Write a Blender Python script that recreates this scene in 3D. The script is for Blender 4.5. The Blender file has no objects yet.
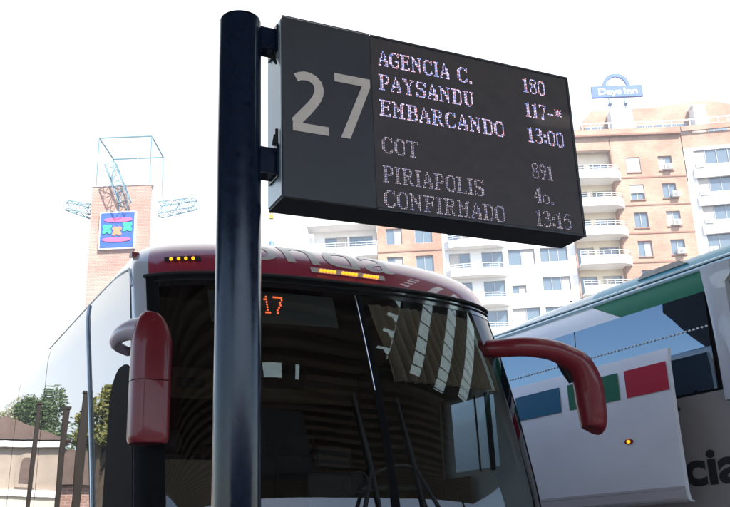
import bpy, bmesh, math, random
from mathutils import Vector, Matrix, noise
random.seed(7)
R = math.radians
scene = bpy.context.scene
col = scene.collection

# ------------------------------------------------------------------ camera
PITCH, ROLL = R(18.19), R(2.18)
_right = Vector((1, 0, 0)); _up = Vector((0, -math.sin(PITCH), math.cos(PITCH))); _fwd = Vector((0, math.cos(PITCH), math.sin(PITCH)))
_r2 = _right*math.cos(ROLL) - _up*math.sin(ROLL)
_u2 = _up*math.cos(ROLL) + _right*math.sin(ROLL)
cd = bpy.data.cameras.new('camera'); cam = bpy.data.objects.new('camera', cd); col.objects.link(cam)
m = Matrix((_r2, _u2, -_fwd)).transposed().to_4x4(); m.translation = (0, 0, 1.6)
cam.matrix_world = m
cd.sensor_width = 36; cd.lens = 36*892.7/730; cd.clip_end = 5000; cd.clip_start = .05
scene.camera = cam

# ------------------------------------------------------------------ world, sun, exposure
SUN_EL, SUN_AZ = R(50), R(150)         # azimuth clockwise from +Y
w = bpy.data.worlds.new('World'); scene.world = w; w.use_nodes = True
nt = w.node_tree; bg = nt.nodes['Background']
sky = nt.nodes.new('ShaderNodeTexSky'); sky.sky_type = 'NISHITA'; sky.sun_disc = False
sky.sun_elevation = SUN_EL; sky.sun_rotation = SUN_AZ; sky.air_density = 1.0; sky.dust_density = 1.0; sky.ozone_density = 1.0
# bright thin cloud sheet ahead of the camera, clear blue sky elsewhere
tcw = nt.nodes.new('ShaderNodeTexCoord'); nzw = nt.nodes.new('ShaderNodeTexNoise'); nzw.inputs['Scale'].default_value = 2.2; nzw.inputs['Detail'].default_value = 7; nzw.inputs['Roughness'].default_value = .55
dotw = nt.nodes.new('ShaderNodeVectorMath'); dotw.operation = 'DOT_PRODUCT'; dotw.inputs[1].default_value = Vector((-.02, .90, .37)).normalized()
adw = nt.nodes.new('ShaderNodeMath'); adw.operation = 'MULTIPLY_ADD'; adw.inputs[1].default_value = .45
mrw = nt.nodes.new('ShaderNodeMapRange'); mrw.interpolation_type = 'SMOOTHSTEP'; mrw.inputs[1].default_value = .74; mrw.inputs[2].default_value = 1.07
mxw = nt.nodes.new('ShaderNodeMix'); mxw.data_type = 'RGBA'; mxw.inputs[7].default_value = (3.9, 4.05, 4.15, 1)
nt.links.new(tcw.outputs['Generated'], nzw.inputs['Vector']); nt.links.new(tcw.outputs['Generated'], dotw.inputs[0])
nt.links.new(nzw.outputs['Fac'], adw.inputs[0]); nt.links.new(dotw.outputs['Value'], adw.inputs[2]); nt.links.new(adw.outputs[0], mrw.inputs[0])
nt.links.new(mrw.outputs[0], mxw.inputs[0]); nt.links.new(sky.outputs[0], mxw.inputs[6]); nt.links.new(mxw.outputs[2], bg.inputs[0]); bg.inputs[1].default_value = .15
sl = bpy.data.lights.new('sun', 'SUN'); sl.energy = 4.6; sl.angle = R(.53); sl.color = (1, .95, .87)
so = bpy.data.objects.new('sun', sl); col.objects.link(so)
sd = Vector((math.sin(SUN_AZ)*math.cos(SUN_EL), math.cos(SUN_AZ)*math.cos(SUN_EL), math.sin(SUN_EL)))
so.rotation_euler = sd.to_track_quat('Z', 'Y').to_euler(); so.location = sd*60
scene.view_settings.view_transform = 'Standard'; scene.view_settings.look = 'None'
scene.view_settings.exposure = 1.47; scene.view_settings.gamma = 1; scene.view_settings.use_curve_mapping = False

# ------------------------------------------------------------------ materials
def mat(name, rgb, rough=.5, metal=0, coat=0, emit=None, es=1, var=0, scale=8, bump=0, spec=.5, coat_rough=.03, dirt=None):
    m = bpy.data.materials.new(name); m.use_nodes = True
    n = m.node_tree.nodes; l = m.node_tree.links; b = n['Principled BSDF']
    b.inputs['Base Color'].default_value = (*rgb, 1); b.inputs['Roughness'].default_value = rough
    b.inputs['Metallic'].default_value = metal; b.inputs['Coat Weight'].default_value = coat
    b.inputs['Coat Roughness'].default_value = coat_rough; b.inputs['Specular IOR Level'].default_value = spec
    if emit:
        b.inputs['Emission Color'].default_value = (*emit, 1); b.inputs['Emission Strength'].default_value = es
    if var or bump:
        tc = n.new('ShaderNodeTexCoord'); nz = n.new('ShaderNodeTexNoise'); nz.inputs['Scale'].default_value = scale
        nz.inputs['Detail'].default_value = 6; nz.inputs['Roughness'].default_value = .6
        l.new(tc.outputs['Object'], nz.inputs['Vector'])
        if var:
            cr = n.new('ShaderNodeValToRGB'); d = dirt or tuple(c*(1-var) for c in rgb)
            cr.color_ramp.elements[0].position = .3; cr.color_ramp.elements[1].position = .7
            cr.color_ramp.elements[0].color = (*d, 1); cr.color_ramp.elements[1].color = (*[min(1, c*(1+var*.3)) for c in rgb], 1)
            l.new(nz.outputs['Fac'], cr.inputs[0]); l.new(cr.outputs[0], b.inputs['Base Color'])
            mr = n.new('ShaderNodeMapRange'); mr.inputs[3].default_value = max(0, rough-.08); mr.inputs[4].default_value = min(1, rough+.12)
            l.new(nz.outputs['Fac'], mr.inputs[0]); l.new(mr.outputs[0], b.inputs['Roughness'])
        if bump:
            bp = n.new('ShaderNodeBump'); bp.inputs['Strength'].default_value = bump; bp.inputs['Distance'].default_value = .01
            l.new(nz.outputs['Fac'], bp.inputs['Height']); l.new(bp.outputs[0], b.inputs['Normal'])
    return m

def brick_mat(name, c1, c2, mortar, sc):
    m = bpy.data.materials.new(name); m.use_nodes = True
    n = m.node_tree.nodes; l = m.node_tree.links; b = n['Principled BSDF']; b.inputs['Roughness'].default_value = .9
    tc = n.new('ShaderNodeTexCoord'); mp = n.new('ShaderNodeMapping'); mp.inputs['Rotation'].default_value = (R(90), 0, 0)
    br = n.new('ShaderNodeTexBrick'); br.inputs['Color1'].default_value = (*c1, 1); br.inputs['Color2'].default_value = (*c2, 1)
    br.inputs['Mortar'].default_value = (*mortar, 1); br.inputs['Scale'].default_value = sc; br.inputs['Mortar Size'].default_value = .02
    br.inputs['Brick Width'].default_value = .5; br.inputs['Row Height'].default_value = .2
    nz = n.new('ShaderNodeTexNoise'); nz.inputs['Scale'].default_value = .35; nz.inputs['Detail'].default_value = 8
    mx = n.new('ShaderNodeMix'); mx.data_type = 'RGBA'; mx.blend_type = 'MULTIPLY'
    cr = n.new('ShaderNodeValToRGB'); cr.color_ramp.elements[0].color = (.72, .68, .66, 1); cr.color_ramp.elements[1].color = (1, 1, 1, 1)
    cr.color_ramp.elements[0].position = .35; cr.color_ramp.elements[1].position = .6
    l.new(tc.outputs['Object'], mp.inputs[0]); l.new(mp.outputs[0], br.inputs['Vector']); l.new(tc.outputs['Object'], nz.inputs['Vector'])
    l.new(nz.outputs['Fac'], cr.inputs[0]); mx.inputs[0].default_value = 1
    l.new(br.outputs['Color'], mx.inputs[6]); l.new(cr.outputs[0], mx.inputs[7]); l.new(mx.outputs[2], b.inputs['Base Color'])
    return m

def schlick(m, f0):
    n = m.node_tree.nodes; l = m.node_tree.links
    lw = n.new('ShaderNodeLayerWeight'); lw.inputs[0].default_value = .5
    pw = n.new('ShaderNodeMath'); pw.operation = 'POWER'; pw.inputs[1].default_value = 5
    ma = n.new('ShaderNodeMath'); ma.operation = 'MULTIPLY_ADD'; ma.inputs[1].default_value = 1-f0; ma.inputs[2].default_value = f0
    l.new(lw.outputs['Facing'], pw.inputs[0]); l.new(pw.outputs[0], ma.inputs[0]); return ma.outputs[0]
def dark_glass(name, rgb, f0, tint=(1, 1, 1), rough=.01, wob=0):
    """opaque privacy glazing: dark body under a mirror-like coating"""
    m = bpy.data.materials.new(name); m.use_nodes = True
    n = m.node_tree.nodes; l = m.node_tree.links; n.remove(n['Principled BSDF'])
    df = n.new('ShaderNodeBsdfDiffuse'); df.inputs[0].default_value = (*rgb, 1); gl = n.new('ShaderNodeBsdfGlossy'); gl.inputs['Roughness'].default_value = rough
    gl.inputs[0].default_value = (*tint, 1); mx = n.new('ShaderNodeMixShader'); l.new(schlick(m, f0), mx.inputs[0])
    l.new(df.outputs[0], mx.inputs[1]); l.new(gl.outputs[0], mx.inputs[2]); l.new(mx.outputs[0], n['Material Output'].inputs[0])
    if wob:
        tc = n.new('ShaderNodeTexCoord'); nz = n.new('ShaderNodeTexNoise'); nz.inputs['Scale'].default_value = 1.3; nz.inputs['Detail'].default_value = 1
        bp = n.new('ShaderNodeBump'); bp.inputs['Strength'].default_value = wob; bp.inputs['Distance'].default_value = .02
        l.new(tc.outputs['Object'], nz.inputs['Vector']); l.new(nz.outputs['Fac'], bp.inputs['Height']); l.new(bp.outputs[0], gl.inputs['Normal'])
    return m
def glass_mat(name, tint, ior=1.6, rough=0.0, wob=0.0):
    """thin tinted glazing: transparent body, fresnel reflection"""
    m = bpy.data.materials.new(name); m.use_nodes = True
    n = m.node_tree.nodes; l = m.node_tree.links; n.remove(n['Principled BSDF'])
    out = n['Material Output']; tr = n.new('ShaderNodeBsdfTransparent'); tr.inputs[0].default_value = (*tint, 1)
    gl = n.new('ShaderNodeBsdfGlossy'); gl.inputs['Roughness'].default_value = rough
    mx = n.new('ShaderNodeMixShader'); l.new(schlick(m, ((ior-1)/(ior+1))**2*1.6), mx.inputs[0]); l.new(tr.outputs[0], mx.inputs[1]); l.new(gl.outputs[0], mx.inputs[2]); l.new(mx.outputs[0], out.inputs[0])
    if wob:
        tc = n.new('ShaderNodeTexCoord'); nz = n.new('ShaderNodeTexNoise'); nz.inputs['Scale'].default_value = 1.1; nz.inputs['Detail'].default_value = 1
        bp = n.new('ShaderNodeBump'); bp.inputs['Strength'].default_value = wob; bp.inputs['Distance'].default_value = .02
        l.new(tc.outputs['Object'], nz.inputs['Vector']); l.new(nz.outputs['Fac'], bp.inputs['Height']); l.new(bp.outputs[0], gl.inputs['Normal'])
    return m

M = {}
M['navy'] = mat('pole_paint', (.004, .011, .030), .14, var=.35, scale=30, bump=.03, spec=.38)
M['board'] = mat('board_panel', (.055, .041, .042), .55, var=.3, scale=14)
M['board_frame'] = mat('board_frame', (.032, .031, .038), .45, var=.2, scale=10)
M['alu'] = mat('aluminium', (.62, .7, .75), .35, .55, var=.15, scale=9)
M['grey27'] = mat('numeral_paint', (.60, .52, .46), .6, var=.1, scale=20)
for k, c, s in (('ledw', (.85, .68, 1.0), 1.0), ('ledb', (.35, .45, 1.0), .9), ('ledr', (1.0, .45, .5), .8), ('led_dim', (.75, .62, .72), .6), ('led_dimb', (.45, .47, .85), .5)):
    M[k] = mat(k, (.05, .05, .05), .4, emit=c, es=s*.55)
M['led_orange'] = mat('led_orange', (.1, .03, .01), .4, emit=(1, .13, .03), es=.8)
M['amber'] = mat('amber_lamp', (.7, .25, .02), .2, emit=(1, .27, .005), es=.95)
M['lens'] = mat('lamp_lens', (.5, .45, .42), .15, coat=1)
M['burgundy'] = mat('burgundy_paint', (.30, .022, .05), .3, coat=1, var=.18, scale=3)
M['burgundy_m'] = mat('burgundy_mirror', (.19, .008, .016), .36, coat=.25, var=.1, scale=6, spec=.35)
M['silver'] = mat('silver_paint', (.52, .52, .58), .35, .15, coat=1, var=.06, scale=2)
M['black'] = mat('black_gloss', (.006, .006, .008), .12, coat=.6)
M['rubber'] = mat('rubber', (.010, .010, .011), .65, spec=.25)
M['blackm'] = mat('black_matt', (.006, .006, .007), .75, spec=.04)
M['sideglass'] = dark_glass('side_glass', (.006, .007, .008), .26, wob=.07)
M['blueglass'] = dark_glass('blue_tinted_glass', (.006, .012, .022), .24, (.62, .82, 1), wob=.1)
M['glass'] = glass_mat('windscreen_glass', (.78, .86, .83), 1.55, 0.0, .12)
M['pane'] = glass_mat('pane_glass', (.55, .65, .66), 1.45)
M['interior'] = mat('interior_lining', (.10, .075, .058), .8, var=.3, scale=4)
M['dash'] = mat('dashboard', (.03, .028, .028), .6)
M['seat'] = mat('seat_fabric', (.05, .045, .05), .9)
M['ceil'] = mat('cabin_ceiling', (.15, .10, .07), .8, var=.15, scale=3)
M['arm_highlight'] = mat('arm_highlight_mauve', (.52, .44, .52), .42, coat=.5, var=.08, scale=5)  # pale mauve puts the left mirror arm's highlight into its colour
M['chrome'] = mat('chrome', (.8, .8, .82), .12, 1)
M['letter'] = mat('cream_letter', (.46, .40, .36), .4, coat=.4)
M['white'] = mat('white_paint', (.80, .79, .84), .35, coat=.5, var=.08, scale=1.5)
M['shaded_white'] = mat('shaded_white_paint', (.32, .28, .27), .45, coat=.3, var=.15, scale=2)  # white body panel with its shade painted in as grey
M['teal'] = mat('teal_paint', (.07, .33, .45), .4, coat=.3, var=.1, scale=2)
M['green'] = mat('green_paint', (.008, .16, .09), .5, spec=.25, var=.1, scale=2)
M['flagblue'] = mat('flag_blue', (.002, .13, .25), .5, spec=.25)
M['flagred'] = mat('flag_red', (.50, .008, .04), .5, spec=.25)
M['text_black'] = mat('text_black', (.012, .012, .014), .5)
M['brick'] = brick_mat('brick_wall', (.42, .245, .17), (.36, .20, .135), (.50, .38, .31), 1.7)
M['brick_t'] = brick_mat('tower_brick', (.40, .23, .18), (.34, .19, .15), (.52, .42, .37), 1.7)
M['render'] = mat('white_render', (.78, .76, .73), .85, var=.1, scale=.6)
M['cream'] = mat('cream_render', (.68, .60, .47), .85, var=.1, scale=.6)
M['band'] = mat('brick_band', (.26, .14, .10), .9, var=.2, scale=2)
M['wframe'] = mat('window_frame', (.30, .30, .33), .4, .3)
M['wglass'] = mat('window_glass', (.10, .14, .17), .06, spec=1)
M['shutter'] = mat('roller_shutter', (.75, .73, .70), .7)
M['curtain_b'] = mat('beige_curtain', (.45, .42, .38), .9)
M['rail'] = mat('white_rail', (.7, .72, .75), .4)
M['acwhite'] = mat('ac_case', (.72, .7, .66), .5, var=.1, scale=8)
M['acdark'] = mat('ac_fan', (.2, .2, .2), .6)
M['signblue'] = mat('sign_blue', (.02, .08, .33), .5)
M['signpale'] = mat('sign_pale', (.80, .82, .86), .5)
M['signpink'] = mat('sign_pink', (.75, .09, .22), .5)
M['signgreen'] = mat('sign_green', (.02, .42, .20), .5)
M['signorange'] = mat('sign_orange', (.78, .20, .10), .5)
M['steel'] = mat('pale_steel', (.12, .22, .27), .5, .2)
M['canopy'] = mat('canopy_slats', (.20, .135, .09), .7, var=.35, scale=3)
M['canopy_beam'] = mat('canopy_beam', (.05, .045, .045), .6)
_m = bpy.data.materials.new('translucent_sheet'); _m.use_nodes = True; _n = _m.node_tree; _n.nodes.remove(_n.nodes['Principled BSDF'])
_t = _n.nodes.new('ShaderNodeBsdfTranslucent'); _t.inputs[0].default_value = (.52, .68, .70, 1); _n.links.new(_t.outputs[0], _n.nodes['Material Output'].inputs[0]); M['skylight'] = _m
M['asphalt'] = mat('asphalt', (.05, .05, .052), .9, var=.35, scale=3, bump=.4)
M['paving'] = mat('paving', (.30, .285, .265), .85, var=.2, scale=2, bump=.2)
M['kerb'] = mat('kerb', (.38, .37, .35), .85, var=.2, scale=5)
M['paintw'] = mat('road_paint', (.75, .75, .72), .7, var=.25, scale=9)
M['stucco'] = mat('stucco', (.42, .34, .27), .9, var=.25, scale=1.2)
M['roof'] = mat('clay_roof', (.16, .11, .09), .9, var=.3, scale=3)
M['post'] = mat('post_brown', (.022, .014, .010), .6, var=.3, scale=7)
M['trunk'] = mat('bark', (.11, .08, .055), .95, var=.4, scale=6, bump=.5)
M['leaf1'] = mat('leaf_olive', (.24, .21, .04), .6, var=.35, scale=1.2, dirt=(.05, .075, .02))
M['leaf2'] = mat('leaf_green', (.07, .12, .03), .6, var=.4, scale=1.2, dirt=(.03, .055, .02))
M['tyre'] = mat('tyre', (.02, .02, .02), .85)
M['rim'] = mat('rim', (.5, .5, .5), .35, .8)
M['yellow'] = mat('signal_yellow', (.75, .45, .04), .5)
M['bluegrey'] = mat('blue_grey_post', (.14, .22, .34), .5)

# sun curtain: brown fabric, with a skylight reflection painted in as a pale band
def curtain_mat():
    m = bpy.data.materials.new('reflection_band_curtain'); m.use_nodes = True
    n = m.node_tree.nodes; l = m.node_tree.links; b = n['Principled BSDF']; b.inputs['Roughness'].default_value = .9
    at = n.new('ShaderNodeAttribute'); at.attribute_name = 'reflection_band'; at.attribute_type = 'GEOMETRY'
    cr = n.new('ShaderNodeValToRGB'); cr.color_ramp.elements[0].color = (.30, .21, .15, 1); cr.color_ramp.elements[1].color = (.86, .95, .95, 1)
    cr.color_ramp.elements[0].position = .45; cr.color_ramp.elements[1].position = .55
    tc = n.new('ShaderNodeTexCoord'); wv = n.new('ShaderNodeTexVoronoi'); wv.inputs['Scale'].default_value = 30; wv.feature = 'DISTANCE_TO_EDGE'
    c2 = n.new('ShaderNodeValToRGB'); c2.color_ramp.elements[0].color = (.35, .35, .3, 1); c2.color_ramp.elements[1].position = .06
    mx = n.new('ShaderNodeMix'); mx.data_type = 'RGBA'; mx.blend_type = 'MULTIPLY'; mx.inputs[0].default_value = .3
    l.new(tc.outputs['Object'], wv.inputs['Vector']); l.new(wv.outputs['Distance'], c2.inputs[0])
    l.new(at.outputs['Fac'], cr.inputs[0]); l.new(cr.outputs[0], mx.inputs[6]); l.new(c2.outputs[0], mx.inputs[7])
    l.new(mx.outputs[2], b.inputs['Base Color'])
    tl = n.new('ShaderNodeBsdfTranslucent'); ad = n.new('ShaderNodeMixShader'); ad.inputs[0].default_value = .45
    l.new(mx.outputs[2], tl.inputs[0]); l.new(b.outputs[0], ad.inputs[1]); l.new(tl.outputs[0], ad.inputs[2]); l.new(ad.outputs[0], n['Material Output'].inputs[0])
    return m
M['curtain'] = curtain_mat()

# ------------------------------------------------------------------ object helpers
def tag(o, label=None, cat=None, group=None, kind=None):
    if label: o['label'] = label
    if cat: o['category'] = cat
    if group: o['group'] = group
    if kind: o['kind'] = kind
    return o
def empty(name, loc=(0, 0, 0), rz=0):
    o = bpy.data.objects.new(name, None); col.objects.link(o); o.location = loc; o.rotation_euler = (0, 0, rz); o.empty_display_size = .3
    return o
def copy_tree(o, parent=None):
    c = o.copy(); col.objects.link(c); c.parent = parent
    for ch in o.children: copy_tree(ch, c)
    return c

class MB:
    def __init__(s): s.v = []; s.f = []; s.mi = []; s.cur = 0
    def face(s, pts, mi=None):
        b = len(s.v); s.v += [tuple(p) for p in pts]; s.f.append(list(range(b, b+len(pts)))); s.mi.append(s.cur if mi is None else mi)
    def grid(s, rows, close=False, mi=None):
        b = len(s.v); n = len(rows[0])
        for r in rows: s.v += [tuple(p) for p in r]
        for i in range(len(rows)-1):
            for j in range(n-1 if not close else n):
                j2 = (j+1) % n
                s.f.append([b+i*n+j, b+i*n+j2, b+(i+1)*n+j2, b+(i+1)*n+j]); s.mi.append(s.cur if mi is None else mi)
        return b
    def box(s, x0, x1, y0, y1, z0, z1, mi=None, M_=None):
        P = [(x, y, z) for z in (z0, z1) for (x, y) in ((x0, y0), (x1, y0), (x1, y1), (x0, y1))]
        if M_: P = [tuple(M_ @ Vector(p)) for p in P]
        s.hexa(P, mi)
    def hexa(s, P, mi=None):
        b = len(s.v); s.v += P
        for q in ((3, 2, 1, 0), (4, 5, 6, 7), (0, 1, 5, 4), (1, 2, 6, 5), (2, 3, 7, 6), (3, 0, 4, 7)):
            s.f.append([b+i for i in q]); s.mi.append(s.cur if mi is None else mi)
    def tube(s, pts, rad, n=10, caps=True, flat=None):
        """sweep an ellipse along pts; rad = list of r or (ra, rb); flat = reference side axis"""
        pts = [Vector(p) for p in pts]
        if not isinstance(rad, (list, tuple)): rad = [rad]*len(pts)
        ref = Vector(flat) if flat else None; rows = []; prev = None
        for i, p in enumerate(pts):
            t = (pts[min(i+1, len(pts)-1)]-pts[max(i-1, 0)]).normalized()
            if ref is not None: a = (ref-t*ref.dot(t)).normalized()
            elif prev is None:
                a = t.orthogonal().normalized()
            else: a = (prev-t*prev.dot(t)).normalized()
            prev = a; bb = t.cross(a)
            ra, rb = rad[i] if isinstance(rad[i], (list, tuple)) else (rad[i], rad[i])
            rows.append([p+a*ra*math.cos(2*math.pi*k/n)+bb*rb*math.sin(2*math.pi*k/n) for k in range(n)])
        b = s.grid(rows, True)
        if caps:
            s.f.append([b+k for k in range(n)][::-1]); s.mi.append(s.cur)
            e = b+(len(rows)-1)*n; s.f.append([e+k for k in range(n)]); s.mi.append(s.cur)
    def prism(s, poly, ax, d0, d1, M_=None):
        """poly list of 2D points; ax 'z': plan extrude; 'y': (x,z) polygon extruded in y"""
        def P(p, d):
            q = Vector((p[0], p[1], d)) if ax == 'z' else (Vector((p[0], d, p[1])) if ax == 'y' else Vector((d, p[0], p[1])))
            return tuple(M_ @ q) if M_ else tuple(q)
        n = len(poly); b = len(s.v); s.v += [P(p, d0) for p in poly]+[P(p, d1) for p in poly]
        s.f.append([b+i for i in range(n)][::-1]); s.f.append([b+n+i for i in range(n)]); s.mi += [s.cur]*2
        for i in range(n):
            j = (i+1) % n; s.f.append([b+i, b+j, b+n+j, b+n+i]); s.mi.append(s.cur)
    def build(s, name, mats, parent=None, smooth=False, bevel=0, weld=False, recalc=True):
        me = bpy.data.meshes.new(name); me.from_pydata(s.v, [], s.f)
        if not isinstance(mats, (list, tuple)): mats = [mats]
        for k in mats: me.materials.append(k)
        for p, i in zip(me.polygons, s.mi): p.material_index = i
        bm = bmesh.new(); bm.from_mesh(me)
        if weld: bmesh.ops.remove_doubles(bm, verts=bm.verts, dist=.0005)
        if recalc: bmesh.ops.recalc_face_normals(bm, faces=bm.faces)
        if bevel:
            es = [e for e in bm.edges if len(e.link_faces) == 2 and e.calc_face_angle(0) > .6]
            bmesh.ops.bevel(bm, geom=es, offset=bevel, segments=2, affect='EDGES', profile=.5)
        bm.to_mesh(me); bm.free()
        if smooth:
            for p in me.polygons: p.use_smooth = True
            try: me.set_sharp_from_angle(angle=R(38))
            except Exception: pass
        o = bpy.data.objects.new(name, me); col.objects.link(o); o.parent = parent
        return o

def text_verts(txt, size, bold=0.0, spacing=1.0, res=4):
    cu = bpy.data.curves.new('t', 'FONT'); cu.body = txt; cu.size = size; cu.offset = bold; cu.space_character = spacing; cu.resolution_u = res
    o = bpy.data.objects.new('t', cu); col.objects.link(o); dg = bpy.context.evaluated_depsgraph_get(); dg.update()
    me = bpy.data.meshes.new_from_object(o.evaluated_get(dg))
    V = [tuple(v.co) for v in me.vertices]; F = [list(p.vertices) for p in me.polygons]
    bpy.data.objects.remove(o); bpy.data.curves.remove(cu); bpy.data.meshes.remove(me)
    return V, F
def text_mesh(name, txt, size, mapf, material, parent, bold=0, spacing=1.0, width=None, sub=0):
    V, F = text_verts(txt, size, bold, spacing)
    if width:
        x0 = min(v[0] for v in V); x1 = max(v[0] for v in V); k = width/(x1-x0); V = [((v[0]-x0)*k, v[1], 0) for v in V]
    me = bpy.data.meshes.new(name); me.from_pydata(V, [], F)
    if sub:
        bm = bmesh.new(); bm.from_mesh(me); bmesh.ops.triangulate(bm, faces=bm.faces)
        for _ in range(sub):
            es = [e for e in bm.edges if e.calc_length() > .03]
            if es: bmesh.ops.subdivide_edges(bm, edges=es, cuts=1)
            bmesh.ops.triangulate(bm, faces=bm.faces)
        bm.to_mesh(me); bm.free()
    for v in me.vertices: v.co = Vector(mapf(v.co.x, v.co.y))
    me.materials.append(material); o = bpy.data.objects.new(name, me); col.objects.link(o); o.parent = parent
    return o

# dot-matrix lettering -------------------------------------------------------
SERIF = {
'A': "...#...|...#...|..#.#..|..#.##.|..#.##.|.#..##.|.######|.#...##|#....##|##..###",
'B': "######.|.##..##|.##..##|.##..##|.#####.|.##..##|.##...#|.##...#|.##..##|######.",
'C': "..###.#|.##..##|##....#|##.....|##.....|##.....|##.....|##....#|.##..##|..####.",
'D': "######.|.##..##|.##...#|.##...#|.##...#|.##...#|.##...#|.##...#|.##..##|######.",
'E': "#######|.##...#|.##....|.##..#.|.#####.|.##..#.|.##....|.##....|.##...#|#######",
'F': "#######|.##...#|.##....|.##..#.|.#####.|.##..#.|.##....|.##....|.##....|####...",
'G': "..###.#|.##..##|##....#|##.....|##.....|##..###|##....#|##....#|.##..##|..####.",
'I': "####|.##.|.##.|.##.|.##.|.##.|.##.|.##.|.##.|####",
'L': "####...|.##....|.##....|.##....|.##....|.##....|.##....|.##...#|.##...#|#######",
'M': "##....##|.##..##.|.##..##.|.###.##.|.#.####.|.#.#.##.|.#...##.|.#...##.|.#...##.|###.####",
'N': "##...###|.##...#.|.###..#.|.#.##.#.|.#.##.#.|.#..###.|.#...##.|.#...##.|.#....#.|###...#.",
'O': "..####.|.##..##|##....#|##....#|##....#|##....#|##....#|##....#|.##..##|..####.",
'P': "######.|.##..##|.##...#|.##...#|.##..##|.#####.|.##....|.##....|.##....|####...",
'R': "######.|.##..##|.##...#|.##..##|.#####.|.##.#..|.##.##.|.##..#.|.##..##|####..##",
'S': ".####.#|##...##|##....#|##.....|.####..|...####|.....##|#....##|##...##|#.####.",
'T': "########|#..##..#|...##...|...##...|...##...|...##...|...##...|...##...|...##...|..####..",
'U': "####.###|.##...#.|.##...#.|.##...#.|.##...#.|.##...#.|.##...#.|.##...#.|..##.#..|...##...",
'Y': "###..###|.##...#.|..##.#..|..##.#..|...##...|...##...|...##...|...##...|...##...|..####..",
'0': ".###.|##.##|#...#|#...#|#...#|#...#|#...#|#...#|##.##|.###.",
'1': "..#.|###.|.##.|.##.|.##.|.##.|.##.|.##.|.##.|####",
'3': ".###.|#..##|...##|...##|.###.|...##|....#|....#|#..##|.###.",
'4': "...##|..###|..###|.#.##|.#.##|#..##|#####|...##|...##|..###",
'5': ".####|.#...|#....|####.|#..##|....#|....#|....#|#..##|.###.",
'7': "#####|#...#|...#.|...#.|...#.|..#..|..#..|..#..|.##..|.##..",
'8': ".###.|#...#|#...#|##.#.|.###.|.#.##|#...#|#...#|#...#|.###.",
'9': ".###.|##.##|#...#|#...#|##.##|.###.|...##|...#.|..##.|.##..",
'o': ".....|.....|.....|.....|.###.|#...#|#...#|#...#|#...#|.###.",
':': "..|..|..|##|##|..|..|##|##|..", '.': "..|..|..|..|..|..|..|..|##|##", ' ': "....|"*9+"....",
'-': "....|....|....|....|....|####|....|....|....|....", '*': ".....|#.#.#|.###.|#####|.###.|#.#.#|.....|.....|.....|....."}
SEG = {'1': "..#..|.##..|..#..|..#..|..#..|..#..|.###.", '7': "#####|....#|...#.|...#.|..#..|.#...|.#..."}
def led_line(txt, u0, v0, pu, pv, font=SERIF, gap=1):
    """returns dots (u, v)"""
    out = []; c = 0
    for ch in txt:
        rows = font[ch].split('|'); wd = max(len(r) for r in rows)
        for j, r in enumerate(rows):
            for i, x in enumerate(r):
                if x == '#': out.append((u0+(c+i)*pu, v0+j*pv, i, j))
        c += wd+gap
    return out, c-gap

# ------------------------------------------------------------------ frames of reference
AZ = R(29.2)
BO = Vector((-.22, 5.64, 0))                  # ground point under the red coach's front
rv = Vector((math.cos(AZ), math.sin(AZ), 0)); av = Vector((-math.sin(AZ), math.cos(AZ), 0))
def bl(x, y, z=0): return BO+rv*x+av*y+Vector((0, 0, z))     # coach frame -> world

# ================================================================== GROUND
g = MB(); g.face([(-1500, -1500, 0), (1500, -1500, 0), (1500, 1500, 0), (-1500, 1500, 0)])
tag(g.build('road_ground', M['asphalt']), kind='structure')
KY = -1.6
g = MB(); g.box(-30, 40, -34, KY-.15, .0, .15); o = g.build('pavement', M['paving']); o.location = BO; o.rotation_euler.z = AZ; tag(o, kind='structure')
g = MB()
for i in range(-30, 40): g.box(i+.004, i+.996, KY-.148, KY, .0, .155)
o = g.build('kerb', M['kerb'], bevel=.01); o.location = BO; o.rotation_euler.z = AZ; tag(o, kind='structure')
g = MB()
for x in (-6.6, -2.2, 2.2, 6.6, 11): g.face([(x-.06, KY+.3, .004), (x+.06, KY+.3, .004), (x+.06, 12, .004), (x-.06, 12, .004)])
o = g.build('bay_markings', M['paintw']); o.location = BO; o.rotation_euler.z = AZ; tag(o, kind='structure')

# ================================================================== BRICK / WHITE APARTMENT BUILDING (far)
K = 1.3; D = 78.0
def X_(x): return x*K
def Z_(z): return 1.6+(z-1.6)*K
def yof(x):
    if x < 14.9: return D+.05*K*(14.9-x)
    if x > 23.55: return D-.14*K*(x-23.55)
    return D
B0 = Vector((0, 0, 0))
def fb(mb, x0, x1, z0, z1, y0, y1, mi=None):
    """box following the facade plan; y0..y1 offsets from facade (negative = toward street)"""
    P = []
    for z in (Z_(z0), Z_(z1)):
        for (x, yy) in ((x0, y0), (x1, y0), (x1, y1), (x0, y1)): P.append((X_(x), yof(x)+yy, z))
    mb.hexa(P, mi)
def wall_holes(mb, x0, x1, z0, z1, holes, yo=0, depth=.35):
    xs = sorted({x0, x1, *[h[0] for h in holes], *[h[1] for h in holes]}); zs = sorted({z0, z1, *[h[2] for h in holes], *[h[3] for h in holes]})
    P = lambda x, z, dy=0: (X_(x), yof(x)+yo+dy, Z_(z))
    for i in range(len(xs)-1):
        for j in range(len(zs)-1):
            cx, cz = (xs[i]+xs[i+1])/2, (zs[j]+zs[j+1])/2
            if cx < x0 or cx > x1 or cz < z0 or cz > z1: continue
            if any(h[0] < cx < h[1] and h[2] < cz < h[3] for h in holes): continue
            mb.face([P(xs[i], zs[j]), P(xs[i+1], zs[j]), P(xs[i+1], zs[j+1]), P(xs[i], zs[j+1])])
    for a, b, c, d in holes:
        for (p, q) in (((a, c), (b, c)), ((b, c), (b, d)), ((b, d), (a, d)), ((a, d), (a, c))):
            mb.face([P(*p), P(*q), P(*q, depth), P(*p, depth)])
bld = empty('apartment_building', (28, D, 0))
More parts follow.
